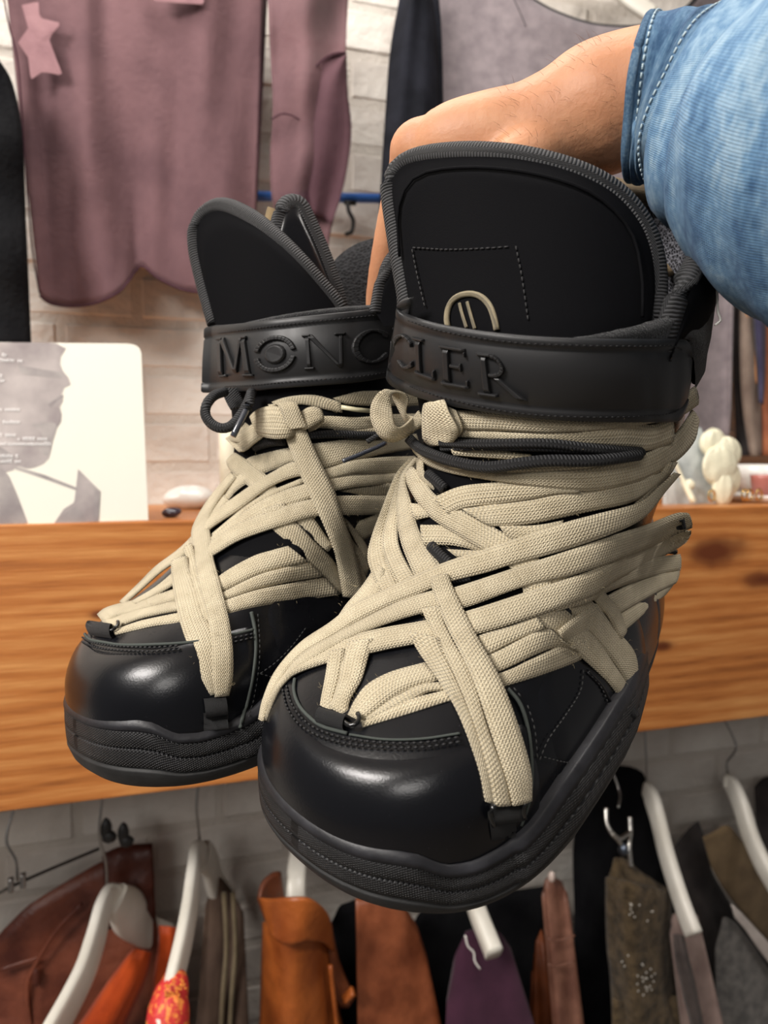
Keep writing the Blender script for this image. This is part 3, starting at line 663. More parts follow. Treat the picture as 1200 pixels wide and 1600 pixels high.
# ---------------- second boot
root2 = thing('lace_up_boot', 'farther of the two black boots, folded tongue and dangling lace end, beside the wooden board', 'boot', BL.world(np.array([0, .15, 0.])))
root = root2
build_sole(BL, root, -.003); build_body(BL, root)
LL = [
 (.2, '425,628|440,640 450,620|470,632 490,617|510,640 532,628|535,645'),
 (-.2, '520,622|540,632 560,612|575,634 600,610|612,634 650,606|660,634'),
 (.1, '440,655|445,672 505,650|500,669 560,652|560,673 600,648|600,670 650,646|650,668'),
 (-.3, '520,668|522,676 560,670|562,678 600,668|602,676'),
 (-.2, '345,768|352,788 362,744|372,765 385,718|412,740 407,710|440,730 450,700|460,722 487,694|500,734 540,687|550,721 600,684|600,709 650,678|655,700'),
 (1.4, '300,845|303,862 328,812|331,830 375,775|380,796 425,741|425,762 465,722|470,745 500,735|508,750 550,720|552,741 600,714|600,741 645,712|650,741'),
 (.1, '332,834|335,843 400,780|402,789 472,747|475,755'),
 (1.0, '332,842|335,856 400,790|402,816 440,770|441,796 475,758|483,781 510,748|515,770 550,742|550,762 600,740|598,756 630,738|625,750'),
 (1.3, '325,855|330,874 338,845|345,865 375,820|380,845 440,795|442,823 485,782|492,808 522,776|530,805 560,774|560,804 620,774|610,801'),
 (-.4, '525,766|550,773 570,757|600,775 610,755|630,770'),
 (-.4, '545,820|562,846 592,803|588,833 620,790|620,815'),
 (1.0, '357,722|370,708 362,735|385,717 375,747|400,728 392,762|420,745 420,790|445,778'),
 (-.2, '408,796|446,786 415,815|450,805 429,830|464,817 455,852|490,845 483,881|517,871 508,902|530,893 532,928|540,915'),
 (-.3, '450,800|475,794 466,818|492,813 490,842|508,836 512,862|520,852'),
 (.0, '525,798|545,815 534,808|550,822 555,845|567,843 572,875|579,865'),
 (-.1, '530,815|545,830 541,836|552,846 556,880|576,876 560,908|572,900'),
 # bottom bundle
 (-.3, '300,940|300,950 343,900|349,924 392,871|400,899 425,860|440,888 450,853|481,878'),
 (-.3, '330,938|332,942 350,925|353,937 400,900|401,921 440,888|450,910 481,879|506,901'),
 (-.3, '330,948|335,962 353,938|357,959 401,922|402,948 450,912|460,940 506,902|531,929'),
 # chords from the toe ring
 (1.2, '190,944|197,948 220,915|226,922 247,888|255,896 280,863|288,873 305,838|312,850 330,800|340,812 352,770|362,785'),
 (.6, '205,943|215,948 250,915|262,922 290,878|295,900 315,850|325,870'),
 (.4, '153,962|166,978 165,952|180,966 190,944|202,962 230,935|240,950 272,922|276,940 300,905|305,925'),
 (.3, '160,972|178,984 205,957|215,969 240,948|248,961 278,940|280,955 300,935|302,950'),
 (.0, '178,985|180,992 215,972|216,984 240,966|242,978 284,957|285,973 310,950|312,965'),
 # pair down to the side loop
 (1.2, '270,880|295,872 271,900|298,890 274,930|311,920 282,972|322,962 295,1013|336,995 310,1052|344,1035 320,1072|346,1064 328,1086|346,1082'),
 (1.4, '290,862|302,852 296,880|308,870 303,910|315,905 315,955|328,950 325,990|335,985'),
 (1.8, '366,740|375,748 345,765|352,777 325,792|335,806 307,825|332,830 304,845|333,840 308,880|337,875 314,920|344,905 328,984|358,970 330,1035|363,1020 330,1068|362,1060 334,1088|356,1086'),
 # long free end draped over all
 (3.0, '424,632|464,630 434,650|471,648 447,676|481,672 462,722|500,720 480,770|522,772 500,817|532,812 516,860|543,845 524,900|557,900 530,935|563,940'),
 (1.0, '545,850|550,848 553,890|560,880 560,925|575,915'),
]
allp = []
for ly, tx in LL:
    p = ps(tx); allp.append(p); lace(BL, root, p, ly)
hairs(BL, root, allp, 200, FUZZ)
free_ribbon(BL, root, [(400, 650, .004, 412, 640, .004), (390, 652, .008, 400, 672, .008), (402, 640, .011, 410, 682, .011), (425, 634, .012, 432, 686, .012), (444, 640, .011, 452, 684, .011), (462, 660, .006, 462, 680, .006)])
free_ribbon(BL, root, [(462, 655, .003, 470, 672, .003), (470, 644, .008, 476, 672, .008), (486, 635, .010, 492, 664, .010), (502, 640, .010, 506, 656, .010), (500, 652, .006, 498, 668, .006), (480, 664, .002, 482, 676, .002)])
free_ribbon(BL, root, [(424, 640, .006, 440, 632, .006), (430, 631, .010, 462, 627, .010), (438, 640, .013, 466, 636, .013), (447, 672, .010, 480, 668, .010)])
free_ribbon(BL, root, [(352, 686, .004, 372, 706, .010), (362, 680, .008, 384, 704, .010), (380, 672, .010, 396, 694, .010), (396, 662, .008, 412, 682, .008)])
free_ribbon(BL, root, [(384, 660, .002, 400, 674, .002), (378, 668, .005, 388, 690, .006), (360, 684, .008, 356, 690, .012)])
cord(BL, root, [(470, 682), (520, 678), (570, 680), (640, 676)], .0026, .001)
cord(BL, root, [(395, 700), (420, 690), (450, 688)], .0034, .000)
q = [at(x, y, d) for x, y, d in [(352, 612, .475), (335, 618, .468), (323, 632, .462), (321, 648, .46), (330, 662, .458), (345, 669, .456), (360, 666, .456), (374, 652, .458), (386, 632, .46), (394, 612, .468)]]
tube('cord', cr(q, 40), .0032, CORD, root, 12)
tube('aglet', cr([at(388, 634, .455), at(376, 658, .452), (at(364, 682, .45))], 8), .0020, AGL, root, 8)
tube('cord', cr([at(392, 614, .46), at(390, 628, .455), at(386, 640, .454)], 8), .0030, CORD, root, 10)
flat_band('webbing_tab', [(346, 606, .485, 372, 606, .485), (352, 625, .485, 378, 622, .485), (360, 640, .482, 384, 634, .482)], 20, BIND, root)
tube('aglet', [on_boot(BL, 533, 636, .010, 1), on_boot(BL, 556, 640, .012, 1), on_boot(BL, 580, 642, .014, 1)], .0014, AGLW, root, 8)
pr = ps('345,515|342,596 334,514|329,604 329,516|325,611 340,512|335,613 395,504|400,611 450,498|450,606 550,487|550,598 620,480|610,588 660,477|660,582 700,474|700,574')
st, pl = build_strap(BL, root, pr, .0045)
for g, qd in (('M', [(348, 528), (394, 525), (404, 588), (349, 589)]), ('Oo', [(404, 527), (467, 522), (467, 580), (404, 585)]),
              ('N', [(474, 524), (538, 520), (538, 574), (478, 578)]), ('C', [(546, 517), (603, 513), (603, 566), (547, 571)]), ('L', [(607, 513), (650, 511), (655, 562), (607, 566)])):
    letter(st, pl, g, qd)
stitches(BL, root, [[(338, 522), (395, 515), (450, 508), (550, 497), (640, 488)], [(345, 604), (400, 602), (450, 597), (550, 589), (620, 578)]], THREAD, .0058, .0028, .00032)
param_band(BL, root, 'velcro_tab', -28, 100, .268, lambda u: .287, .0030, VELCRO, 50, .0005)
build_collar(BL, root, np.linspace(84, 300, 50), [(84, .004), (100, .012), (125, .024), (150, .040), (180, .048), (220, .040), (260, .020), (300, -.01)], lining=MESHB)
XL = np.linspace(295, 545, 18); HL = np.array([BL.hit(min(max(x, 350), 530), 512)[0] for x in XL])+.000004*np.clip(350-XL, 0, 99)**2
HL = smooth_rows(HL[:, None], 2, 2)[:, 0]
def dL(s): return float(np.interp(306+226*s, XL, HL))+.0055
RIML = [(336, 505), (326, 470), (314, 425), (306, 385), (308, 350), (326, 328), (352, 322), (392, 340), (430, 370), (468, 408), (500, 445), (525, 476), (532, 492)]
tongue(BL, root, RIML, [(345, 540), (400, 545), (460, 540), (525, 530)], lambda s, y: dL(s)+.003, bulge=.007, br=.0046, body=.008)
# side flap of leather with a mesh back edge
def flapd(s, y): return .482+.012*s
tongue(BL, root, [(430, 400), (437, 350), (445, 325), (456, 318), (468, 322), (480, 345), (498, 385), (515, 430), (528, 470), (530, 490)], [(440, 440), (460, 470), (490, 500), (525, 505)], flapd, mat=LEATHER, name='side_flap', bulge=.004, br=.0050, body=.007)
tongue(BL, root, [(588, 490), (592, 470), (598, 440), (610, 412), (626, 395), (650, 385), (680, 380), (700, 400)], [(600, 510), (640, 505), (700, 500)], lambda s, y: .440+.006*s, name='side_flap', bulge=.002, br=.004, body=.007)
sheet('ankle_lining', [(505, 470), (512, 430), (530, 402), (560, 382), (600, 370)], [(530, 500), (550, 500), (570, 500), (600, 495), (625, 490)], lambda x, y, s, t: at(x, y, .535+.01*math.sin(s*3)-.03*t), MESHB, root, 16, 10, .003)
flat_band('pull_loop', [(418, 324, .50, 432, 328, .50), (414, 340, .498, 430, 345, .498), (412, 356, .496, 428, 362, .496)], 12, TWILL, root)
webbing(BL, root, (160, 986), (1, .15), 34, 20, .006)
tube('lace_ring', px_line(BL, [(166, 992), (176, 993), (186, 985), (192, 978), (186, 976)], .0045), .0011, GLOSS, root, 8)
webbing(BL, root, (336, 1104), (1, -.1), 34, 30, .006)
webbing(BL, root, (337, 1126), (1, -.05), 38, 30, .0022)
seam(BL, root, [(133, 990), (140, 1000), (165, 1005), (200, 1009), (290, 1005), (350, 995), (397, 984)], .0009)
seam(BL, root, [(392, 955), (398, 985), (399, 1020), (394, 1060), (385, 1100), (374, 1138)], .0011)
stitches(BL, root, [[(130, 997), (145, 1006), (180, 1012), (240, 1014), (286, 1010)], [(366, 998), (396, 991)], [(130, 1004), (148, 1013), (180, 1018), (240, 1020), (286, 1016)], [(366, 1004), (396, 997)]], THREAD, .0022, .003, .0007)
stitches(BL, root, [[(402, 958), (405, 1000), (404, 1040), (396, 1090), (386, 1130)], [(478, 980), (455, 1010), (430, 1035), (402, 1055)], [(404, 1052), (425, 1058), (440, 1062)]], GTHREAD, .0014, .003, .0004)
# ------------------------------------------------------------------ the room
def struct(o): o['kind'] = 'structure'; return o
def base_col(a, b, sc=6): return [(.35, a), (.65, b)]
m = M('white_brick_paint', srgb(214, 208, 198), .75, .3); m.color(m.ramp(m.noise(7, 5), [(.3, srgb(196, 187, 178)), (.6, srgb(218, 212, 203))])); m.bump(m.noise(60, 5), .004); m.bump(m.noise(11, 3), .006); BRICK = m.m
m = M('mortar_paint', srgb(200, 192, 182), .9, .2); m.bump(m.noise(150, 4), .003); MORT = m.m
WALLOFF = .31
def wbox(name, s0, s1, o0, o1, z0, z1, mat, parent=None, kind=None):
    c = wpt((s0+s1)/2, (o0+o1)/2, (z0+z1)/2); v, f = box_geo(c, wdir*(s1-s0)/2, wn*(o1-o0)/2, UP*(z1-z0)/2); o = mk(name, v, f, mat, parent, smooth=False)
    if kind: o['kind'] = kind
    return fix(o)
wall = wbox('wall_back', -1.8, 2.9, WALLOFF+.0008, WALLOFF+.15, 0, 2.75, MORT); struct(wall)
fl = M('floor_concrete', srgb(120, 112, 104), .6, .3); fl.color(fl.ramp(fl.noise(3, 6), [(.35, srgb(104, 97, 90)), (.65, srgb(132, 124, 114))]))
v, f = box_geo(wpt(.5, -1.2, -.03), wdir*2.4, wn*1.65, UP*.03); struct(fix(mk('floor', v, f, fl.m, smooth=False)))
cl = M('ceiling_paint', srgb(205, 200, 192), .9, .2)
v, f = box_geo(wpt(.5, -1.2, 2.80), wdir*2.4, wn*1.65, UP*.04); struct(fix(mk('ceiling', v, f, cl.m, smooth=False)))
# bricks that the frame shows are parts of the wall; one shared mesh
BW, BH = .215, .065; bm = bmesh.new()
v, f = box_geo(np.zeros(3), wdir*BW/2, wn*.012, UP*BH/2)
bme = bpy.data.meshes.new('brick'); bme.from_pydata([tuple(x) for x in v], [], f); bm.from_mesh(bme)
bmesh.ops.recalc_face_normals(bm, faces=bm.faces); bmesh.ops.bevel(bm, geom=bm.edges[:], offset=.0045, segments=1, affect='EDGES'); bm.to_mesh(bme); bm.free(); bme.materials.append(BRICK)
stuff = []
for r in range(0, 36):
    for c in range(-8, 13):
        s_ = c*.225+(.1125 if r % 2 else 0)+.04; z_ = .04+r*.075
        jit = random.uniform(-.0022, .0022); p = wpt(s_, WALLOFF+.010+jit, z_)
        q = RC.T@(p-CAM); X = CX+F*q[0]/q[1]; Y = CY-F*q[2]/q[1]
        if -140 < X < 1330 and -60 < Y < 1660:
            o = bpy.data.objects.new('brick', bme); bpy.context.collection.objects.link(o); o.parent = wall; o.location = V(p)
        elif -1.75 < s_ < 2.8: v, f = box_geo(p, wdir*BW/2, wn*.012, UP*BH/2); stuff.append((v, f))
v, f, uv = join(stuff); o = mk('brick_field', v, f, BRICK, wall, smooth=False, kind='stuff'); fix(o)
del stuff
# ---------------- the wooden shelf: fascia board, top, side runners
m = M('walnut_wood', srgb(190, 112, 45), .42, .4)
def wood(name, a, b, c_, knots):
    m = M(name, a, .4, .4)
    co = m.n('ShaderNodeTexCoord'); mp = m.n('ShaderNodeMapping'); mp.inputs['Rotation'].default_value = (0, 0, -math.radians(16.6)); mp.inputs['Scale'].default_value = (1, 1, 1)
    m.l(co.outputs['Object'], mp.inputs[0])
    st = m.n('ShaderNodeMapping'); st.inputs['Scale'].default_value = (1.3, 1.3, 9); m.l(mp.outputs[0], st.inputs[0])
    big = m.noise(2.2, 3, st.outputs[0], .5, .6)
    st2 = m.n('ShaderNodeMapping'); st2.inputs['Scale'].default_value = (5, 5, 150); m.l(mp.outputs[0], st2.inputs[0])
    fine = m.noise(3, 5, st2.outputs[0], .6)
    # growth rings bent by a slow noise
    warp = m.noise(1.0, 2, st.outputs[0]); wv = m.n('ShaderNodeTexWave', Scale=1.7, Distortion=7.0, Detail=2.5); wv.bands_direction = 'Z'; wv.inputs['Detail Scale'].default_value = .8
    m.l(st.outputs[0], wv.inputs[0])
    k = m.math('ADD', m.math('MULTIPLY', wv.outputs['Fac'], .13), m.math('ADD', m.math('MULTIPLY', big, .42), m.math('MULTIPLY', fine, .50)))
    col = m.ramp(k, [(.32, c_), (.5, a), (.72, b)])
    for (kp, rad) in knots:
        d = m.n('ShaderNodeVectorMath', _operation='SUBTRACT'); d.inputs[1].default_value = V(kp); m.l(co.outputs['Object'], d.inputs[0])
        sc2 = m.n('ShaderNodeMapping'); sc2.inputs['Scale'].default_value = (1/rad*.6, 1/rad*.6, 1/rad*1.5); m.l(d.outputs[0], sc2.inputs[0])
        ln = m.n('ShaderNodeVectorMath', _operation='LENGTH'); m.l(sc2.outputs[0], ln.inputs[0])
        dist = m.math('ADD', ln.outputs['Value'], m.math('MULTIPLY', m.math('SUBTRACT', m.noise(14, 2), .5), .8))
        rg = m.ramp(dist, [(.25, (1, 1, 1, 1)), (.5, (.75, .75, .75, 1)), (.72, (.25, .25, .25, 1)), (1.0, (0, 0, 0, 1))])
        col = m.mix(rg, col, (c_[0]*.55, c_[1]*.45, c_[2]*.5, 1))
    m.color(col); m.bump(fine, .0006); return m.m
KO = wpt(.5, .0, (float(onp(0, 1268)[2])+float(onp(1200, 1120)[2]))/2)
W1 = wood('walnut_wood', srgb(184, 114, 57), srgb(212, 150, 88), srgb(134, 76, 36), [(onp(1118, 862)-KO, .05), (onp(1195, 905)-KO, .035), (onp(1035, 1010)-KO, .018), (onp(160, 960)-KO, .012)])
zt = float(onp(0, 820)[2]); zt2 = float(onp(1200, 790)[2]); zb = float(onp(0, 1268)[2]); zb2 = float(onp(1200, 1120)[2]); print('board z', zt, zt2, zb, zb2)
ztop = (zt+zt2)/2; zbot = (zb+zb2)/2
sh = thing('wooden_shelf', 'thick orange brown wooden shelf board with dark knots behind the boots', 'shelf', wpt(.5, .0, zbot))
bevel(wbox('front_board', -.75, 1.75, 0, .032, zbot, ztop, W1, sh), .002)
bevel(wbox('shelf_top', -.75, 1.75, .0325, WALLOFF-.004, ztop-.024, ztop-.0005, W1, sh), .001)
STEEL = M('brushed_steel', (.35, .34, .33, 1), .3, .5, 1).m; DARKST = M('dark_steel', (.05, .045, .04, 1), .35, .5, 1).m
RO = .17; zr = float(onp(300, 1180, RO)[2])
rail = tube('clothes_rail', [wpt(-.75, RO, zr), wpt(1.75, RO, zr)], .0125, STEEL, None, 16); tagt(rail, 'steel clothes rail fixed under the wooden shelf, hidden behind its front board', 'rail')
# ---------------- things on the shelf
ON = ztop
def flatbox(name, quad, off, thick, mat, parent=None, bev=.003, r=0):
    P = [onp(x, y, off) for x, y in quad]; v = P+[p+wn*thick for p in P]; n = len(P)
    f = [tuple(range(n))[::-1], tuple(range(n, 2*n))]+[(i, (i+1) % n, n+(i+1) % n, n+i) for i in range(n)]
    o = mk(name, v, f, mat, parent, smooth=False); fix(o)
    if bev: bevel(o, bev)
    return o
PAPER = M('cream_card', srgb(246, 242, 228), .7, .3).m
G1 = M('grey_print_mid', srgb(176, 166, 164), .75, .2); G1.color(G1.ramp(G1.noise(13, 4), [(.35, srgb(150, 140, 140)), (.65, srgb(200, 190, 186))])); G1 = G1.m
G2 = M('grey_print_dark', srgb(140, 132, 132), .75, .2); G2.color(G2.ramp(G2.noise(20, 4), [(.35, srgb(146, 138, 138)), (.65, srgb(186, 178, 174))])); G2 = G2.m
G3 = M('grey_print_light', srgb(214, 205, 198), .75, .2).m
card = thing('photo_card', 'cream card with a grey printed profile standing at the left on the shelf', 'card', onp(115, 816, .004))
co = [(-70, 534), (-70, 822), (232, 813), (221, 552), (218, 544), (211, 539), (200, 537)]
flatbox('card_sheet', co, .006, .003, PAPER, card, .0004)
def pr_(pts, k, mat, name='printed_shape', curve=True): # flat print lying on the card
    P = lin(pts+[pts[0]], 60)[:-1] if not curve else cr(pts+[pts[0]], 60)[:-1]; v = [onp(x, y, .0058-k*.00012) for x, y in P]; return mk(name, v, [tuple(range(len(v)))], mat, card, smooth=False)
pr_([(-68, 536), (90, 537), (94, 560), (95, 575), (108, 592), (110, 602), (98, 607), (96, 616), (100, 624), (93, 632), (94, 640), (97, 655), (88, 670), (82, 690), (76, 716), (60, 728), (30, 733), (-68, 733)], 1, G1, 'printed_profile')
pr_([(28, 570), (60, 576), (94, 582), (96, 590), (60, 588), (35, 584)], 2, G2)
pr_([(75, 632), (86, 624), (97, 617), (98, 622), (88, 628), (80, 636)], 2, G2)
pr_([(50, 664), (70, 660), (88, 664), (82, 690), (74, 712), (60, 700), (66, 680)], 2, G2)
pr_([(-60, 700), (-20, 690), (20, 712), (10, 724), (-50, 726)], 2, G2)
pr_([(-68, 735), (0, 728), (15, 745), (28, 775), (44, 818), (-68, 820)], 2, G2, curve=False)
pr_([(15, 745), (28, 775), (44, 818), (84, 818), (100, 795), (116, 785), (122, 735), (70, 740), (25, 728)], 2, PAPER, curve=False)
pr_([(122, 733), (157, 768), (154, 815), (84, 818), (100, 795), (116, 785)], 3, G1, curve=False)
pr_([(148, 765), (157, 768), (154, 815), (146, 815)], 4, G2, curve=False)
pr_([(104, 800), (120, 793), (134, 817), (88, 818)], 4, G2)
pr_([(20, 727), (70, 742), (120, 762), (121, 767), (66, 747), (20, 732)], 4, G2, curve=False)
WH = M('white_print', srgb(250, 248, 246), .7, .2).m
gs = []
def marks(x0, x1, y, h=5):
    x = x0
    while x < x1:
        wd_ = random.choice([2.2, 2.8, 3.4]); hh = h*random.choice([.7, .8, 1])
        if random.random() < .86:
            a = [onp(x, y-hh, .0048), onp(x+wd_, y-hh, .0048), onp(x+wd_, y, .0048), onp(x, y, .0048)]
            m0 = [onp(x+1, y-hh*.65, .0047), onp(x+wd_, y-hh*.65, .0047)]
            gs.append((np.array([a[0], a[1], m0[1], m0[0]]), [(0, 1, 2, 3)])); gs.append((np.array([onp(x, y-hh, .0048), onp(x+1., y-hh, .0048), onp(x+1., y, .0048), onp(x, y, .0048)]), [(0, 1, 2, 3)]))
            gs.append((np.array([onp(x, y-1.3, .0048), onp(x+wd_, y-1.3, .0048), a[2], a[3]]), [(0, 1, 2, 3)]))
        x += wd_+1.1
for a in ((0, 10, 557), (0, 12, 565), (16, 22, 565), (28, 38, 566), (0, 7, 590), (0, 7, 597), (0, 28, 642), (0, 28, 662), (0, 27, 682), (28, 72, 688), (0, 10, 696), (12, 48, 696), (50, 77, 696), (0, 28, 715), (0, 32, 723)): marks(*a)
v, f, uv = join(gs); mk('lettering', v, f, WH, card, smooth=False, kind='stuff')
def blob(name, c, rx, ry, rz, mat, parent=None, nz=.12, seed=0, nu=18, nv=12, lob=0, **k):
    r = np.random.default_rng(seed); ph = r.random(6)*6; v = []
    for i in range(nv):
        th = math.pi*i/(nv-1)
        for j in range(nu):
            a = 2*math.pi*j/nu; d = 1+nz*(math.sin(3*a+ph[0])*math.sin(2*th+ph[1])+.6*math.sin(5*a+ph[2]+2*th))+(lob*abs(math.sin(4*a)) if lob else 0)
            v.append(np.asarray(c)+d*(wdir*rx*math.sin(th)*math.cos(a)+wn*ry*math.sin(th)*math.sin(a)+UP*rz*math.cos(th)))
    return mk(name, v, grid_faces(nv, nu, True), mat, parent, **k)
CREAM = M('ivory_shell', srgb(238, 233, 205), .35, .5); CREAM.bump(CREAM.noise(40, 3), .003); CREAM = CREAM.m
WHT = M('white_ceramic', srgb(240, 238, 232), .25, .5, coat=.3).m
def stand(px, off=.10): return onp(px, 800, off)*np.array([1, 1, 0])+UP*ON
def zpt(px, py, off): return onp(px, py, off)
# white scalloped dish at left
p = onp(297, 781, .20); t = thing('scalloped_dish', 'small white scalloped shell dish on the shelf beside the cream card', 'dish', np.array([p[0], p[1], ON]))
p[2] = ON+.014
blob('bowl', p, .036, .024, .017, WHT, t, .05, 3, 32, 12, .10)
blob('foot', np.array([p[0], p[1], ON+.003]), .014, .012, .004, WHT, t, 0)
p = onp(268, 806, .05); t = blob('dark_gemstone', np.array([p[0], p[1], ON+.006]), .012, .008, .006, M('dark_glass_bead', (.05, .04, .06, 1), .1, .8).m, None, .1, 4); tagt(t, 'dark shiny stone on the shelf edge beside the cream card', 'stone')
# candle behind the left boot
p = onp(357, 760, .16); cn = thing('pillar_candle', 'tall pale cream candle standing on the shelf just behind the farther boot', 'candle', np.array([p[0], p[1], ON]))
p[2] = ON; tube('wax', [p, p+UP*.003, p+UP*.112, p+UP*.114], [.011, .012, .012, .010], M('cream_wax', srgb(228, 224, 200), .5, .4).m, cn, 20, nref=wdir)
tube('wick', [p+UP*.113, p+UP*.121], .0007, DARKST, cn, 6, nref=wdir)
# right: leaning grey slab, cream flower shell, glass box with jewellery
GS = M('grey_glazed_tile', srgb(188, 196, 196), .3, .5); vary(GS, srgb(160, 168, 170), srgb(212, 218, 216), 26)
sl = flatbox('grey_tile', [(1040, 668), (1096, 668), (1142, 792), (1040, 792)], .07, .008, GS.m, None, .001); tagt(sl, 'grey glazed tile leaning on the shelf right of the nearer boot', 'tile')
fs = thing('ivory_flower', 'pale ivory ruffled flower ornament standing against the grey tile on the shelf', 'ornament', onp(1128, 790, .05)*np.array([1, 1, 0])+UP*ON)
for (x, y, rx, rz, o_) in ((1114, 692, .019, .017, .062), (1134, 708, .024, .020, .058), (1124, 728, .026, .024, .052), (1136, 746, .020, .024, .056), (1130, 764, .016, .020, .05)):
    blob('petal', onp(x, y, o_), rx*1.15, .007, rz*1.2, CREAM, fs, .05, x, 36, 14, .12)
tube('stem', [onp(1136, 776, .055), onp(1130, 784, .055)*np.array([1, 1, 0])+UP*ON], .004, CREAM, fs, 8)
p0 = onp(1062, 720, .055); p1 = onp(1084, 780, .045); 
q = thing('ivory_twig', 'slim ivory branch leaning low on the grey tile beside the nearer boot', 'ornament', np.array([p1[0], p1[1], ON]))
tube('branch', cr([onp(1052, 716, .062), onp(1068, 752, .058), np.array([p1[0], p1[1], ON+.004])], 12), [.003]*6+[.005]*6, CREAM, q, 8); blob('bud', onp(1078, 757, .055), .008, .006, .008, CREAM, q, .1, 3)
dsh = thing('rimmed_dish', 'white rimmed dish with gold jewellery at the right end of the shelf', 'dish', onp(1190, 790, .10)*np.array([1, 1, 0])+UP*ON)
c = onp(1190, 780, .09); c[2] = ON
def lathe(name, c, prof, mat, parent, n=32):
    v = [c+UP*z+(wdir*math.cos(a)+wn*math.sin(a))*r for r, z in prof for a in np.linspace(0, 2*np.pi, n, endpoint=False)]
    return fix(mk(name, v, grid_faces(len(prof), n, True), mat, parent))
lathe('tray', c, [(.0, .001), (.05, .001), (.056, .008), (.058, .012), (.055, .012), (.048, .005), (0, .004)], WHT, dsh)
c2 = onp(1186, 724, .16); rr = lathe('white_bowl', np.array([c2[0], c2[1], ON]), [(.0, .0), (.02, .0), (.02, .008), (.045, .035), (.050, .060), (.046, .060), (.040, .036), (.0, .012)], WHT, None); tagt(rr, 'white bowl behind the rimmed dish at the right end of the shelf', 'bowl')
GOLD = M('gold_metal', (.8, .55, .2, 1), .25, .5, 1).m
for k, (x, y) in enumerate(((1164, 768), (1171, 776), (1186, 770), (1112, 780))):
    cc = onp(x, y, .045); cc[2] = ON+.014; th = np.linspace(0, 2*np.pi, 25)
    g = tube('gold_ring', [cc+wdir*math.cos(a)*.0075+UP*math.sin(a)*.0085+wn*.002*math.cos(a) for a in th], .0018, GOLD, None, 8)
    tagt(g, ['thin gold ring leftmost in front of the rimmed dish', 'thin gold ring second from the left in front of the rimmed dish', 'thin gold ring rightmost in front of the rimmed dish', 'thin gold ring alone in front of the grey tile'][k], 'ring', 'gold rings on the shelf')
PK = M('pink_glass', srgb(190, 120, 110), .15, .5); PK = PK.m
cc = onp(1192, 752, .07); cc[2] = ON; t = lathe('pink_glass_cup', cc, [(0, .004), (.016, .004), (.019, .04), (.021, .045), (.018, .045), (.016, .01), (0, .008)], PK, None, 24); tagt(t, 'small pink glass cup beside the rimmed dish at the right edge', 'cup')
# ------------------------------------------------------------------ clothes above the shelf
def cloth(name, a, b, sc=30, rough=.85, bumpd=.0008, sheen=.1, alpha=None, spec=.2, weave=0):
    m = M(name, a, rough, spec, sheen=sheen); vary(m, a, b, sc, 5)
    m.bump(m.noise(140, 4), bumpd)
    if weave: m.bump(m.noise(weave, 2), bumpd)
    if alpha: m.b.inputs['Alpha'].default_value = alpha
    return m.m
def hang(off, amp=.012, nf=5, ph=0., amp2=.004, bottom=1.0, bow=0):
    def g(x, y, s, t):
        f_ = (math.sin(2*math.pi*nf*.45*s+ph+.9*math.sin(2.2*t+ph))+.55*math.sin(2*math.pi*nf*.97*s+ph*3+1.7*math.sin(3*s+2*t)))*amp*(.5+.5*t*bottom)+math.sin(2*math.pi*nf*1.6*s+ph*2+3*t+2*math.sin(4*s))*amp2*.8*math.sin(5*s+2*t)**2+.7*amp2*math.sin(7*t+6*s)
        return onp(x, y, off+f_-bow*math.sin(math.pi*s))
    return g
ur = tube('clothes_rail', [wpt(-.75, .16, 2.33), wpt(1.75, .16, 2.33)], .0125, STEEL, None, 14); tagt(ur, 'steel clothes rail high above the shelf carrying the hung clothes', 'rail')
MAUV = cloth('mauve_mesh', srgb(94, 68, 72), srgb(116, 86, 89), 9, .8, .001, .05, .86)
MAUV2 = cloth('mauve_mesh_back', srgb(74, 48, 55), srgb(92, 64, 70), 9, .8, .001, .05, .88)
PINK = cloth('pale_pink_applique', srgb(132, 98, 102), srgb(150, 114, 117), 20)
DSEAM = M('dark_seam', srgb(66, 42, 50), .9, .1).m
sv = thing('sheer_shirt', 'sheer mauve long sleeved top with pale star patches hanging at upper left', 'shirt', onp(230, -60, .2))
top = [(2, -60), (40, -60), (80, -60), (120, -60), (160, -60), (200, -60), (225, -60), (260, -60), (300, -60), (340, -60), (380, -60), (418, -60)]
botm = [(62, 462), (78, 474), (110, 479), (150, 474), (188, 455), (212, 424), (224, 417), (248, 436), (285, 453), (320, 457), (360, 450), (396, 436)]
hb = hang(.235, .006, 4, 2); sheet('back_panel', [(p[0]+3, p[1]) for p in top], [(x, min(y-6, 470)) if not 195 < x < 300 else (x, 398) for x, y in botm], hb, MAUV2, sv, 60, 30, .0008)
hf = hang(.21, .013, 4.3, .8, .004); 
def hfs(x, y, s, t): return hf(x, y, s, t)
sheet('front_panel', [(5, -60), (30, -60), (60, -60), (95, -60), (130, -60), (165, -60), (200, -60), (240, -60), (285, -60), (330, -60), (375, -60), (412, -60)], botm, hf, MAUV, sv, 90, 44, .001)
q = cr(botm, 80); tube('hem', [hf(p[0], p[1], i/79, 1.0)-wn*.0006 for i, p in enumerate(q)], .0016, DSEAM, sv, 6)
sl_top = [(417, -60), (450, -60), (490, -60), (520, -60), (548, -60)]; 
hs = hang(.20, .008, 2.2, 1.2, .003)
sheet('sleeve', [(416, -60), (421, 60), (426, 170), (422, 250), (427, 320), (452, 360), (488, 400), (500, 440)], [(548, -60), (541, 60), (542, 130), (549, 200), (543, 260), (528, 320), (515, 370), (510, 440)], lambda x, y, s, t: onp(x, y, .195+.012*math.sin(9*t+2*s)+.004*math.sin(25*s+4*t)-.018*math.sin(math.pi*t)), MAUV, sv, 44, 20, .001)
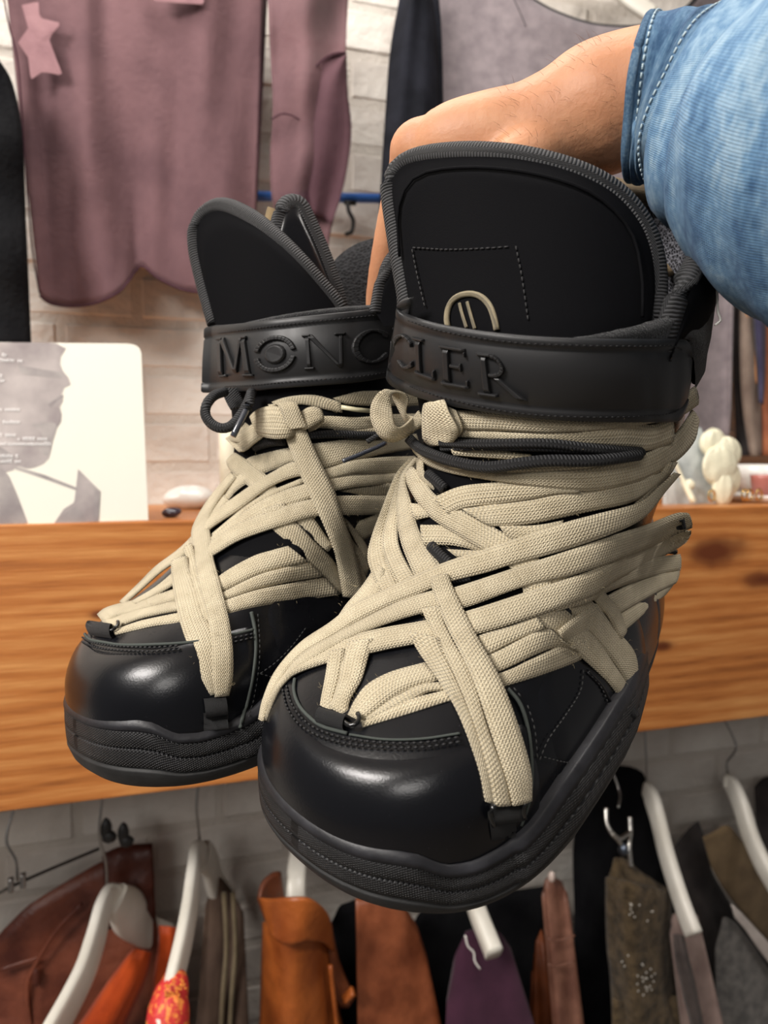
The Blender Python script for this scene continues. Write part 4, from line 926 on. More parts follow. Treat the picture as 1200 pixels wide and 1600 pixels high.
sheet('elbow_patch', [(541, 84), (520, 86), (500, 98), (484, 118), (474, 150), (472, 190), (473, 240), (476, 290), (484, 330)], [(541, 84), (542, 110), (543, 140), (546, 170), (549, 200), (546, 240), (540, 275), (530, 315), (518, 350)], lambda x, y, s, t: onp(x, y, .175+.006*math.sin(7*t+3*s)), MAUV2, sv, 30, 12, .001)
tube('seam', [onp(x, y, .172) for x, y in cr([(541, 82), (520, 84), (500, 97), (484, 118), (474, 150), (471, 190), (472, 240), (476, 290), (486, 335)], 30)], .0012, DSEAM, sv, 6)
tube('seam', [onp(x, y, .172) for x, y in cr([(424, 186), (440, 178), (455, 180), (470, 188)], 14)], .0011, DSEAM, sv, 6)
tube('seam', [onp(x, y, .198) for x, y in cr([(3, -20), (14, 40), (27, 90), (33, 160), (38, 230), (44, 320), (52, 400), (62, 458)], 30)], .0012, DSEAM, sv, 6)
def patchf(pts, off, parent, mat, name='star_patch'):
    P = lin(pts+[pts[0]], 40)[:-1]; c = np.mean(P, 0); v = [onp(c[0], c[1], off-.001)]+[onp(x, y, off) for x, y in P]+[onp(x, y, off+.0015) for x, y in P]; n = len(P)
    f = [(0, 1+i, 1+(i+1) % n) for i in range(n)]+[(1+i, 1+n+i, 1+n+(i+1) % n, 1+(i+1) % n) for i in range(n)]; return mk(name, v, f, mat, parent, smooth=False)
patchf([(34, 8), (60, 2), (62, 28), (96, 36), (76, 60), (98, 118), (66, 112), (48, 125), (44, 90), (28, 66), (44, 44)], .186, sv, PINK)
patchf([(236, -30), (322, -30), (318, 7), (240, 2)], .186, sv, PINK)
BLK = cloth('black_wool', (.007, .007, .008, 1), (.012, .012, .013, 1), 14, .9, .002, .0, None, .05)
bj = thing('black_coat', 'black garment hanging at the far left edge beside the mauve top', 'coat', onp(-20, 100, .2))
sheet('body', [(-130, 90), (-120, 250), (-110, 400), (-100, 540)], [(-4, 92), (18, 130), (33, 200), (38, 300), (42, 400), (48, 540)], lambda x, y, s, t: onp(x, y, .16+.02*math.cos(3*t)-.03*math.sin(math.pi*t)+.006*math.sin(16*s)), BLK, bj, 40, 16, .004)
sheet('collar', [(-130, 60), (-110, 75), (-90, 88)], [(-60, 60), (-20, 78), (-2, 95)], lambda x, y, s, t: onp(x, y, .13), BLK, bj, 10, 10, .004)
GREY = cloth('grey_jersey', srgb(112, 103, 106), srgb(132, 122, 124), 40, .9, .0006, .15, weave=900)
CHAR = cloth('charcoal_jersey', srgb(20, 21, 26), srgb(32, 33, 40), 18, .85, .0008, .0, None, .1)
gd = thing('grey_sweatshirt', 'grey sweatshirt with black neckline and black sleeve hanging behind the hand', 'sweatshirt', onp(850, 0, .2))
gb = lambda x, y, s, t: onp(x, y, .20+.012*math.sin(8*s+.4)-.02*math.sin(math.pi*s)+.005*math.sin(13*s+5*t)+.01*math.sin(23*max(0, s-.78))*t)
nk = [(672, -90), (720, -90), (760, -60), (800, -25), (835, 2), (868, 20), (910, 35), (950, 42), (1000, 42), (1045, 32), (1085, 0), (1130, -60), (1160, -90)]
sheet('body', nk, [(668, 690), (720, 690), (780, 692), (830, 690), (880, 690), (920, 690), (960, 690), (1000, 690), (1040, 692), (1080, 696), (1110, 700), (1135, 690), (1142, 640)], gb, GREY, gd, 70, 36, .002)
q = cr(nk[2:12], 60); tube('neckline', [onp(x, y, .182) for x, y in q], .0035, M('black_ribbing', (.01, .01, .012, 1), .9).m, gd, 8)
sheet('sleeve', [(632, -40), (622, 10), (610, 80), (603, 170), (596, 280), (588, 420)], [(668, -40), (678, 20), (684, 90), (686, 180), (684, 300), (672, 420)], lambda x, y, s, t: onp(x, y, .17-.025*math.sin(math.pi*t)+.004*math.sin(12*t+4*s)), CHAR, gd, 30, 16, .002)
sheet('back_hem', [(684, -20), (690, 60), (692, 200), (688, 420)], [(672, -20), (680, 60), (682, 200), (676, 420)], lambda x, y, s, t: onp(x, y, .185), CHAR, gd, 16, 4, .002)
tube('loose_thread', cr([onp(800, -8, .165), onp(812, 18, .163), onp(822, 42, .165)], 12), .0006, CHAR, gd, 5)
rp = patchf([(862, 112), (880, 96), (906, 92), (925, 100), (925, 125), (870, 128)], .172, gd, M('red_print', srgb(176, 36, 40), .8).m, 'red_patch')
WHG = M('white_lacquered_wood', srgb(226, 222, 210), .35, .5, coat=.2); vary(WHG, srgb(216, 211, 198), srgb(232, 228, 218), 12); WHG = WHG.m
def bar(name, pts, w, h, mat, parent, n=30, side=None):
    """rounded bar through px points (x,y,off[,w,h]); w across, h along the wall normal cross"""
    P = cr(np.array([list(onp(p[0], p[1], p[2]))+[p[3] if len(p) > 3 else w, p[4] if len(p) > 4 else h] for p in pts]), n)
    C = P[:, :3]; T = nrm(np.gradient(C, axis=0)); sd = wdir if side is None else side
    a = nrm(sd-T*(T@sd)[:, None]); b = np.cross(T, a); th = np.linspace(0, 2*np.pi, 16, endpoint=False)
    sp = lambda z: math.copysign(abs(z)**.55, z)
    v = np.array([[C[i]+a[i]*sp(math.cos(t))*P[i, 3]/2+b[i]*sp(math.sin(t))*P[i, 4]/2 for t in th] for i in range(n)]).reshape(-1, 3)
    return mk(name, v, grid_faces(n, 16, True)+[tuple(range(16))[::-1], tuple((n-1)*16+k for k in range(16))], mat, parent)
hg = thing('coat_hanger', 'pale hanger inside the neck of the grey sweatshirt', 'hanger', onp(980, 0, .2))
bar('arm', [(880, -60, .215), (940, -35, .212), (985, 0, .208), (1020, 24, .205)], .03, .012, WHG, hg, side=UP)
bar('arm', [(1040, -50, .225), (1000, -45, .225), (950, -50, .225)], .03, .012, WHG, hg, side=UP)
# garments right of the boot
for nm, lab, A_, B_, off, ca, cb in (
  ('dark_coat', 'dark charcoal coat hanging next to the grey sweatshirt right of the boots', [(1150, 380), (1146, 480), (1145, 560), (1148, 640), (1150, 712)], [(1200, 380), (1200, 480), (1200, 560), (1200, 640), (1195, 712)], .245, srgb(48, 46, 48), srgb(66, 62, 62)),
  ('taupe_coat', 'taupe coat with an orange stitched edge hanging near the right edge', [(1158, 400), (1156, 500), (1157, 590), (1162, 650), (1172, 712)], [(1172, 400), (1180, 500), (1186, 590), (1189, 650), (1190, 712)], .215, srgb(112, 96, 86), srgb(134, 118, 106)),
  ('navy_jacket', 'dark navy blue jacket strip between the taupe coat and the rust coat', [(1172, 400), (1178, 500), (1184, 580), (1186, 628)], [(1196, 400), (1196, 500), (1195, 580), (1192, 632)], .20, srgb(52, 50, 72), srgb(70, 66, 92)),
  ('rust_coat', 'rust brown coat at the far right edge above the shelf', [(1192, 400), (1192, 520), (1188, 640), (1190, 712)], [(1275, 400), (1275, 520), (1275, 640), (1275, 712)], .22, srgb(140, 84, 60), srgb(166, 104, 72))):
    t = thing(nm, lab, nm.split('_')[1], onp(1180, 400, off))
    sheet('body', A_, B_, (lambda o: lambda x, y, s, t: onp(x, y, o-.012*math.sin(math.pi*t)+.004*math.sin(10*s)))(off), cloth(nm, ca, cb, 20), t, 26, 8, .003)
    if nm == 'taupe_coat': tube('edge_stitching', [onp(x, y, off-.012) for x, y in cr([(1158, 440), (1168, 500), (1178, 550), (1182, 600)], 20)], .0012, M('orange_thread', srgb(190, 130, 80), .8).m, t, 6)
    tube('hanging_loop', [wpt((onp(1180, 400, off)-np.array([A0[0], A0[1], 0]))@wdir, .16, 2.316), onp(1180, 380, off)], .0012, DARKST, t, 5)
BLUE = M('blue_rail_paint', srgb(56, 108, 190), .4, .5).m
b1 = tube('blue_rail', [onp(385, 306, .27), onp(640, 311, .27)], .0075, BLUE, None, 12); tagt(b1, 'thin blue bar on the white wall between the mauve sleeve and the sweatshirt', 'rail')
hk = thing('wall_hook', 'black hook hanging from the thin blue bar on the white wall', 'hook', onp(548, 318, .26))
tube('shank', cr([onp(543, 316, .262), onp(545, 330, .258), onp(552, 345, .255), onp(549, 362, .252), onp(541, 366, .245)], 20), .0035, M('black_plastic', (.01, .01, .01, 1), .4).m, hk, 8)
tube('backplate', [onp(538, 316, .265), onp(556, 318, .265)], .004, bpy.data.materials['black_plastic'], hk, 8)
# ------------------------------------------------------------------ clothes on the rail under the shelf
def gplace(off, bulge, amp=.004, nf=3., ph=0.):
    return lambda x, y, s, t: onp(x, y, off-bulge*math.sin(math.pi*min(max(t, 0), 1))**.8+amp*math.sin(nf*6.28*t+ph+2.5*s)+amp*.6*math.sin(11*s+5*t+ph))
def leathercloth(name, a, b, rough=.42):
    m = M(name, a, rough, .45); vary(m, a, b, 14, 6); m.bump(m.noise(24, 4), .005, .8); m.bump(m.noise(200, 4), .0006); return m.m
HOOKR = .0019
def wire(parent, pts, r=HOOKR, mat=None, name='hook'): return tube(name, cr([onp(*p) for p in pts], 24), r, mat or STEEL, parent, 8)
def over_rail(x, y, off):
    """hook end lying over the rail above pixel (x, y)"""
    p = onp(x, y, off); s_ = (p-np.array([A0[0], A0[1], 0]))@wdir; c = wpt(s_, RO, zr); R_ = .0155
    return [c+wn*R_*math.cos(a)+UP*R_*math.sin(a) for a in np.linspace(math.pi*1.05, -.1, 9)]+[c+wn*R_*.9-UP*.02] , s_
def hanger_hook(parent, x, y, off, mid=(), mat=None):
    ov, s_ = over_rail(x, y, off); p = onp(x, y, off); q = [p]+[onp(*m_) for m_ in mid]
    c = wpt(s_, RO, zr); q += [c-UP*.035+wn*.004, c-UP*.018-wn*.013]+ov[:-1]
    return tube('hook', cr(q, 50), HOOKR, mat or STEEL, parent, 8)
def mkg(name, label, cat, A, B, off, bulge, mat, group=None, thick=.004, nu=40, nv=24, **k):
    t = thing(name, label, cat, onp(A[0][0], A[0][1], off), group)
    sheet('body', A, B, gplace(off, bulge, **k), mat, t, nu, nv, thick); return t
RB = leathercloth('red_brown_leather', srgb(74, 32, 22), srgb(128, 70, 50))
t = mkg('leather_jacket', 'red brown leather jacket with stand collar on the rail at far left', 'jacket', [(-90, 1580), (-40, 1510), (0, 1458), (40, 1418), (80, 1392), (120, 1368), (160, 1345), (190, 1350), (235, 1400)], [(-90, 1690), (-40, 1690), (10, 1690), (60, 1690), (110, 1690), (160, 1690), (210, 1690), (260, 1690), (300, 1690)], .235, .02, RB, amp=.007, nf=2)
DB = leathercloth('dark_brown_leather', srgb(60, 26, 18), srgb(82, 38, 26), .5)
sheet('collar', [(160, 1335), (190, 1322), (238, 1318)], [(165, 1450), (200, 1452), (244, 1446)], gplace(.225, .008), DB, t, 16, 10, .004)
sheet('back', [(140, 1430), (200, 1440), (250, 1450)], [(140, 1690), (200, 1690), (260, 1690)], gplace(.26, .004), DB, t, 10, 8, .004)
tube('seam', [onp(x, y, .213) for x, y in cr([(128, 1412), (90, 1452), (62, 1495), (45, 1530), (44, 1570), (56, 1640)], 24)], .003, RB, t, 8)
tube('seam', [onp(x, y, .213) for x, y in cr([(0, 1515), (30, 1505), (62, 1495)], 10)], .0025, RB, t, 8)
blob('pocket_hole', onp(56, 1528, .212), .006, .003, .014, DB, t, .05)
# clip hanger at left
t = thing('clip_hanger', 'thin dark metal trouser hanger with clips at the lower left', 'hanger', onp(20, 1380, .15))
wire(t, [(-40, 1415, .14), (40, 1375, .15), (155, 1326, .18)], .0022, DARKST, 'bar'); hanger_hook(t, 27, 1376, .152, [(25, 1345, .155), (10, 1310, .16)])
for x, y, sx in ((17, 1381, .155), (36, 1374, .156)): bar('clip', [(x, y-9, sx-.012), (x, y+12, sx-.014)], .007, .010, STEEL, t, 8)
RUB = M('black_clip_rubber', (.012, .011, .011, 1), .5).m
for k, (x, y) in enumerate(((166, 1296), (193, 1303))):
    blob('clip_pad', onp(x, y, .175), .008, .007, .017, RUB, t, .05, k); blob('clip_pad', onp(x+5, y+12, .172), .010, .006, .009, RUB, t, .05, k+3)
def wooden_hanger(label, near, far, hook, mids=(), w=.017, h=.044, side=None, group='white wooden hangers on the lower rail'):
    t = thing('coat_hanger', label, 'hanger', onp(*hook[:3]), group)
    bar('arm', near, w, h, WHG, t, 40, side)
    if far: bar('arm', far, w, h, WHG, t, 24, side)
    hanger_hook(t, hook[0], hook[1], hook[2], mids); return t
wooden_hanger('white wooden hanger in front of the red brown leather jacket, holding an orange strap', [(186, 1404, .172, .017, .036), (170, 1405, .16, .017, .042), (160, 1425, .13, .017, .044), (150, 1465, .09), (134, 1515, .05), (110, 1565, .01), (80, 1620, -.03), (55, 1670, -.06)],
  [(182, 1402, .165, .017, .04), (200, 1424, .19, .017, .065), (226, 1452, .22, .017, .048), (262, 1464, .25, .017, .040)], (167, 1390, .17), [(166, 1350, .17), (155, 1300, .17)], side=nrm(wdir*.85-wn*.55))
OR = cloth('orange_silk', srgb(150, 52, 14), srgb(196, 78, 26), 9, .5, .001, .1)
t = thing('orange_top', 'orange satin top with thin straps hanging from the leftmost white hanger', 'top', onp(220, 1480, .2))
sheet('strap', [(208, 1482), (172, 1530), (138, 1580), (105, 1630), (80, 1690)], [(236, 1488), (228, 1530), (206, 1580), (180, 1640), (160, 1690)], gplace(.15, .02), OR, t, 24, 8, .002)
sheet('strap', [(248, 1446), (246, 1490), (236, 1560), (220, 1690)], [(284, 1450), (286, 1500), (278, 1570), (264, 1690)], gplace(.185, .015, ph=2), OR, t, 24, 8, .002)
wooden_hanger('white wooden hanger with red beaded garment over its near end, under the left boot', [(316, 1336, .175, .017, .03), (306, 1338, .155), (302, 1370, .11), (297, 1415, .07), (287, 1470, .03), (273, 1530, -.01), (262, 1580, -.04), (255, 1640, -.06)],
  [(318, 1336, .175), (328, 1350, .20), (338, 1385, .235), (358, 1410, .26)], (313, 1322, .17), [(310, 1290, .17), (307, 1262, .17)], side=nrm(wdir*.9-wn*.4))
BEAD = M('red_beaded_cloth', srgb(214, 60, 50), .55, .5); sp_ = BEAD.ramp(BEAD.noise(120, 3), [(.52, srgb(206, 50, 48)), (.6, srgb(236, 140, 60))]); BEAD.color(sp_); BEAD.bump(BEAD.noise(150, 3), .002); BEAD = BEAD.m
t = thing('beaded_top', 'coral red beaded top draped on the near end of the second white hanger', 'top', onp(275, 1530, 0))
P = [(275, 1518, -.005, .012), (274, 1524, -.008, .020), (272, 1540, -.02, .025), (266, 1560, -.03, .026), (262, 1600, -.045, .03), (260, 1680, -.06, .034)]
tube('shoulder', cr([onp(x, y, o) for x, y, o, r in P], 24), np.interp(np.linspace(0, 1, 24), np.linspace(0, 1, 6), [p[3] for p in P]), BEAD, t, 20)
geos = []
for k in range(90):
    a = random.uniform(0, 1); x = 274-12*a+random.uniform(-16, 18); y = 1530+a*75; geos.append(tube_geo([onp(x, y, -.043-.012*a), onp(x, y, -.0415-.012*a)], .0013, 6))
v, f, uv = join(geos); mk('bead', v, f, M('gold_beads', srgb(240, 150, 60), .2, .6).m, t, uv, kind='stuff')
TP = leathercloth('brown_suede', srgb(78, 60, 50), srgb(100, 80, 66), .85)
t = mkg('suede_coat', 'dark taupe coat behind the beaded top on the lower rail', 'coat', [(322, 1420), (330, 1375), (345, 1370), (362, 1392), (380, 1425)], [(300, 1690), (330, 1690), (350, 1690), (370, 1690), (392, 1690)], .22, .03, TP, amp=.006, nf=2)
for x0 in (352, 366): tube('front_edge', [onp(x, y, .185) for x, y in cr([(x0-2, 1395), (x0+2, 1480), (x0-4, 1560), (x0-10, 1690)], 16)], .004, cloth('taupe_piping', srgb(112, 100, 78), srgb(130, 116, 92)), t, 8)
TAN = leathercloth('tan_leather', srgb(128, 62, 22), srgb(170, 92, 38), .38); TAN2 = leathercloth('tan_leather_dark', srgb(96, 46, 20), srgb(120, 60, 26), .5)
t = thing('tan_jacket', 'tan brown leather jacket with folded collar hanging below between the boots', 'jacket', onp(470, 1400, .1))
sheet('body', [(412, 1440), (410, 1500), (408, 1580), (405, 1690)], [(512, 1440), (520, 1500), (530, 1580), (540, 1690)], gplace(.10, .07, .003, 2), TAN, t, 30, 24, .004)
sheet('collar', [(406, 1402), (420, 1404), (450, 1402), (485, 1404), (508, 1424), (517, 1450)], [(418, 1440), (430, 1466), (452, 1476), (482, 1470), (506, 1474), (520, 1486)], lambda x, y, s, t: onp(x, y, .075-.055*math.sin(math.pi*s)-.006*t), TAN, t, 30, 12, .005)
sheet('collar_stand', [(404, 1405), (410, 1380), (425, 1365), (438, 1362)], [(416, 1440), (428, 1420), (438, 1408), (442, 1404)], lambda x, y, s, t: onp(x, y, .10+.03*s), TAN2, t, 14, 8, .005)
sheet('lapel', [(515, 1440), (528, 1500), (545, 1540), (555, 1555)], [(512, 1500), (514, 1540), (530, 1570), (545, 1572)], gplace(.09, .012), TAN2, t, 14, 8, .005)
tube('zip_edge', [onp(x, y, .045) for x, y in cr([(516, 1508), (520, 1545), (526, 1600), (534, 1690)], 16)], .0035, TAN, t, 8); bar('snap_tab', [(538, 1562, .06), (552, 1548, .055)], .008, .014, TAN, t, 8)
tube('seam', [onp(x, y, .035) for x, y in cr([(452, 1500), (460, 1540), (468, 1580), (472, 1690)], 16)], .0014, TAN2, t, 6)
wooden_hanger('white wooden hanger inside the tan leather jacket collar', [(474, 1300, .19, .03, .03), (466, 1340, .17, .03, .03), (462, 1380, .14, .03, .03), (462, 1420, .12, .03, .03)], None, (475, 1297, .19), [], .03, .03)
BR = leathercloth('chestnut_leather', srgb(104, 52, 28), srgb(150, 84, 52), .4)
t = mkg('brown_jacket', 'chestnut leather jacket seen under the toe of the nearer boot', 'jacket', [(556, 1404), (575, 1396), (600, 1398), (630, 1414), (650, 1446), (664, 1490)], [(560, 1690), (590, 1690), (620, 1690), (650, 1690), (680, 1690), (708, 1690)], .11, .05, BR, amp=.003, nf=1)
BK2 = cloth('black_cotton', (.005, .005, .006, 1), (.010, .010, .011, 1), 12, .9, .0008, .0, None, .05)
mkg('black_coat', 'black coat between the tan jacket and the chestnut jacket', 'coat', [(515, 1450), (530, 1415), (560, 1405), (590, 1410), (600, 1440)], [(510, 1690), (535, 1690), (560, 1690), (580, 1690), (600, 1690)], .18, .03, BK2)
mkg('black_coat', 'black coat behind the purple top under the nearer boot', 'coat', [(640, 1460), (655, 1425), (700, 1405), (740, 1400), (800, 1392), (850, 1385)], [(640, 1690), (680, 1690), (720, 1690), (760, 1690), (800, 1690), (850, 1690)], .215, .03, BK2)
mkg('black_coat', 'black coat behind the olive knit beside the silver clip', 'coat', [(896, 1330), (902, 1250), (925, 1205), (960, 1195), (1000, 1200), (1035, 1270), (1060, 1360)], [(900, 1690), (925, 1690), (950, 1690), (975, 1690), (1000, 1690), (1030, 1690), (1070, 1690)], .23, .03, BK2)
wooden_hanger('white wooden hanger holding the purple top under the nearer boot', [(728, 1370, .12), (738, 1400, .09), (748, 1430, .06), (760, 1460, .035), (772, 1490, .01)], None, (722, 1350, .15), [], .026, .03)
PU = cloth('purple_jersey', srgb(54, 28, 44), srgb(70, 38, 56), 16, .9)
t = mkg('purple_top', 'deep purple top on the white hanger, a white string on its front', 'top', [(700, 1560), (712, 1490), (728, 1455), (755, 1448), (778, 1454), (796, 1480)], [(690, 1690), (720, 1690), (750, 1690), (785, 1690), (820, 1690), (862, 1690)], .07, .05, PU, amp=.002, nf=1)
tube('string', cr([onp(x, y, .004) for x, y in [(727, 1462), (731, 1478), (740, 1488), (742, 1502), (750, 1514)]], 20), .0014, WHT, t, 6)
SAT = leathercloth('bronze_satin', srgb(104, 68, 56), srgb(142, 100, 82), .35)
t = mkg('satin_blouse', 'glossy bronze brown gathered garment on the lower rail left of the black coat', 'blouse', [(848, 1400), (852, 1374), (862, 1368), (876, 1376), (886, 1396)], [(870, 1690), (882, 1690), (895, 1690), (908, 1690), (922, 1690)], .10, .035, SAT, amp=.004, nf=2)
sheet('side', [(832, 1520), (838, 1470), (846, 1450), (852, 1470)], [(820, 1690), (838, 1690), (856, 1690), (876, 1690)], gplace(.12, .02), TAN2, t, 14, 8, .004)
for y in (1465, 1505): tube('gather', [onp(x, y+4*math.sin((x-850)/12), .062) for x in np.linspace(856, 898, 14)], .0018, SAT, t, 6)
blob('hanger_tip', onp(862, 1370, .09), .006, .006, .009, M('clear_plastic', srgb(200, 180, 170), .15, .6).m, t, .05)
OL = M('olive_knit', srgb(72, 60, 42), .9, .15, sheen=.1); vary(OL, srgb(54, 44, 30), srgb(96, 80, 58), 60, 5); OL.bump(OL.noise(210, 3), .004); OL = OL.m
t = thing('knit_bag', 'olive brown knitted garment with clear sequins held by the silver clip', 'knitwear', onp(1000, 1360, .05))
sheet('body', [(948, 1370), (948, 1420), (950, 1480), (956, 1540), (960, 1690)], [(1046, 1392), (1048, 1440), (1050, 1500), (1056, 1560), (1090, 1690)], gplace(.06, .045, .004, 2), OL, t, 34, 22, .006)
sheet('top_fold', [(960, 1340), (975, 1342), (1000, 1362), (1030, 1382), (1046, 1392)], [(950, 1375), (970, 1392), (1000, 1406), (1030, 1404), (1047, 1398)], lambda x, y, s, t: onp(x, y, .075-.05*t*math.sin(math.pi*(s*.8+.1))), OL, t, 18, 8, .005)
sheet('bottom_ruffle', [(958, 1560), (990, 1568), (1030, 1560), (1060, 1555), (1085, 1580)], [(958, 1690), (990, 1690), (1030, 1690), (1060, 1690), (1110, 1690)], gplace(.03, .012), OL, t, 18, 8, .006)
SEQ = M('clear_sequins', srgb(210, 205, 195), .12, .8).m; geos = []
for k in range(46):
    a = random.random(); x, y = random.choice([(1000, 1422), (1008, 1520), (1010, 1530), (1020, 1545), (1035, 1580), (985, 1500)]); x += random.gauss(0, 12); y += random.gauss(0, 9); t_ = (x-950)/100
    p_ = onp(x, y, .060-.045*math.sin(math.pi*min(max(t_, 0), 1))**.8-.006); geos.append(tube_geo([p_, p_-wn*.001], .0014, 6))
v, f, uv = join(geos); mk('sequin', v, f, SEQ, t, uv, kind='stuff')
t = thing('trouser_clip', 'silver double pronged clip gripping the top of the olive knit', 'clip', onp(970, 1330, .06))
CH = M('tarnished_chrome', (.5, .48, .45, 1), .22, .5, 1).m
for pts in ([(947, 1262, .07), (948, 1285, .06), (956, 1302, .05), (970, 1318, .045), (976, 1336, .04)], [(984, 1276, .07), (985, 1300, .06), (983, 1325, .05), (986, 1356, .04)], [(956, 1302, .05), (968, 1310, .045), (984, 1300, .055)]):
    wire(t, pts, .0035, CH, 'prong')
blob('spring', onp(974, 1328, .042), .008, .008, .010, M('blue_grey_steel', (.12, .14, .18, 1), .3, .5, 1).m, t, .05)
hanger_hook(t, 966, 1262, .1, [(966, 1230, .13)])
wooden_hanger('white wooden hanger holding the mauve knit right of the olive knit', [(1008, 1232, .16, .012, .03), (1017, 1245, .14, .016, .04), (1028, 1280, .11), (1040, 1330, .07), (1055, 1380, .03), (1072, 1430, -.01), (1084, 1460, -.03)], None, (1010, 1224, .165), [(1010, 1190, .165)], .018, .034)
MK = cloth('mauve_wool', srgb(124, 104, 98), srgb(146, 126, 118), 22, .95)
t = mkg('mauve_knit', 'pinkish taupe knit top on a white hanger right of the olive knit', 'knitwear', [(1048, 1460), (1050, 1430), (1066, 1422), (1088, 1428), (1096, 1462)], [(1075, 1690), (1090, 1690), (1110, 1690), (1130, 1690), (1150, 1690)], .03, .03, MK, amp=.003, nf=1)
sheet('dark_panel', [(1052, 1460), (1056, 1500), (1070, 1560), (1090, 1690)], [(1068, 1462), (1076, 1500), (1090, 1560), (1104, 1690)], gplace(.0, .004), cloth('grey_wool', srgb(70, 62, 60), srgb(92, 82, 78)), t, 14, 6, .003)
DC = cloth('charcoal_wool', srgb(40, 36, 36), srgb(58, 52, 50), 20, .9)
t = mkg('charcoal_coat', 'charcoal wool coat with khaki lapel near the lower right edge', 'coat', [(1050, 1330), (1072, 1300), (1090, 1282), (1098, 1300), (1110, 1360), (1150, 1430), (1230, 1540)], [(1070, 1690), (1100, 1690), (1120, 1690), (1140, 1690), (1170, 1690), (1200, 1690), (1250, 1690)], .17, .03, DC)
KH = cloth('khaki_wool', srgb(88, 72, 52), srgb(108, 90, 66), 24, .9)
sheet('lapel', [(1098, 1308), (1118, 1298), (1138, 1290), (1165, 1320), (1220, 1380)], [(1110, 1352), (1125, 1380), (1148, 1412), (1180, 1450), (1230, 1510)], lambda x, y, s, t: onp(x, y, .125-.01*math.sin(3*s)), KH, t, 20, 10, .004)
wooden_hanger('white wooden hanger at the right edge above the khaki lapel', [(1130, 1220, .15, .012, .02), (1142, 1225, .14, .016, .034), (1158, 1260, .11), (1172, 1305, .08), (1192, 1350, .04), (1220, 1400, .01)], None, (1139, 1216, .15), [(1136, 1192, .15), (1150, 1165, .16)], .019, .034)
GD = cloth('grey_denim', srgb(88, 86, 84), srgb(122, 118, 114), 50, .85, .001, .1, None, .2, 700)
t = mkg('grey_denim_jacket', 'grey denim garment at the lower right corner', 'jacket', [(1118, 1480), (1130, 1430), (1148, 1440), (1175, 1475), (1230, 1560)], [(1120, 1690), (1150, 1690), (1180, 1690), (1210, 1690), (1250, 1690)], .07, .03, GD, nf=1)
sheet('pale_facing', [(1142, 1412), (1160, 1428), (1185, 1455), (1230, 1505)], [(1148, 1434), (1166, 1455), (1190, 1490), (1230, 1540)], lambda x, y, s, t: onp(x, y, .055), cloth('pale_cotton', srgb(176, 166, 160), srgb(196, 186, 180)), t, 14, 5, .003)
mkg('dark_jacket', 'dark garment at the right edge beyond the last white hanger', 'jacket', [(1180, 1230), (1195, 1215), (1230, 1210), (1260, 1220)], [(1190, 1500), (1210, 1500), (1240, 1500), (1270, 1500)], .22, .02, DC)

# ------------------------------------------------------------------ the person's arm, sleeve and hand
def skin_mat():
    m = M('skin', srgb(192, 138, 104), .5, .35); m.b.inputs['Subsurface Weight'].default_value = .12; m.b.inputs['Subsurface Radius'].default_value = (.01, .004, .002); m.b.inputs['Subsurface Scale'].default_value = .6
    vary(m, srgb(180, 122, 88), srgb(204, 150, 114), 26, 5, .3, .7)
    m.bump(m.noise(420, 4), .0003); m.bump(m.noise(60, 3), .0008, .5); return m.m
SKIN = skin_mat()
def caps(chains):
    geos = []
    for ch in chains:
        P = np.array([list(at(p[0], p[1], p[2]))+[p[3]] for p in ch]); n = max(10, len(P)*9); C = cr(P, n); pts, r = C[:, :3], C[:, 3]
        # rounded ends
        T0 = nrm(pts[0]-pts[1]); T1 = nrm(pts[-1]-pts[-2]); e0 = [pts[0]+T0*r[0]*s_ for s_ in (.98, .8, .45)]; e1 = [pts[-1]+T1*r[-1]*s_ for s_ in (.45, .8, .98)]
        pts = np.vstack([e0, pts, e1]); r = np.r_[[r[0]*.2, r[0]*.6, r[0]*.89], r, [r[-1]*.89, r[-1]*.6, r[-1]*.2]]
        geos.append(tube_geo(pts, r, 20))
    return join(geos)
chains = [
 [(1300, 150, .34, .034), (1150, 140, .365, .032), (1010, 150, .385, .0325), (930, 174, .395, .0338), (870, 198, .40, .0292), (800, 222, .405, .0265), (740, 238, .41, .0255)],
 [(850, 200, .40, .024), (760, 218, .405, .024), (700, 228, .412, .0215), (664, 238, .418, .0150)],
 [(820, 220, .415, .022), (740, 222, .425, .021), (718, 214, .43, .0150), (690, 206, .435, .0140)],
 # index finger: knuckle, down the outside of the collar, tip
 [(700, 226, .415, .015), (652, 230, .42, .0150), (638, 262, .43, .0118), (622, 318, .442, .0108), (613, 358, .452, .0106), (602, 405, .462, .0096), (594, 445, .472, .0088), (588, 480, .482, .0076)],
 [(740, 220, .43, .016), (694, 214, .437, .0125), (676, 250, .447, .0100), (662, 310, .455, .0092), (654, 360, .46, .0084), (650, 400, .462, .0070)],
 [(790, 225, .435, .016), (730, 240, .448, .0125), (716, 290, .458, .0098), (708, 340, .462, .0088), (704, 380, .463, .0068)],
 [(830, 235, .44, .015), (790, 260, .452, .0110), (776, 300, .458, .0085), (770, 345, .46, .0062)],
 # thumb on the near side inside the boot
 [(850, 225, .395, .019), (800, 262, .385, .0150), (760, 300, .38, .0125), (730, 340, .378, .0105), (716, 370, .378, .0080)],
]
v, f, uv = caps(chains)
arm = mk('person', v, f, SKIN, None, None); fix(arm)
rm = arm.modifiers.new('remesh', 'REMESH'); rm.mode = 'VOXEL'; rm.voxel_size = .0019; rm.use_smooth_shade = True
sm = arm.modifiers.new('smooth', 'SMOOTH'); sm.iterations = 14; sm.factor = .6
tagt(arm, 'person with bare forearm and denim sleeve reaching in to hold both boots', 'person')
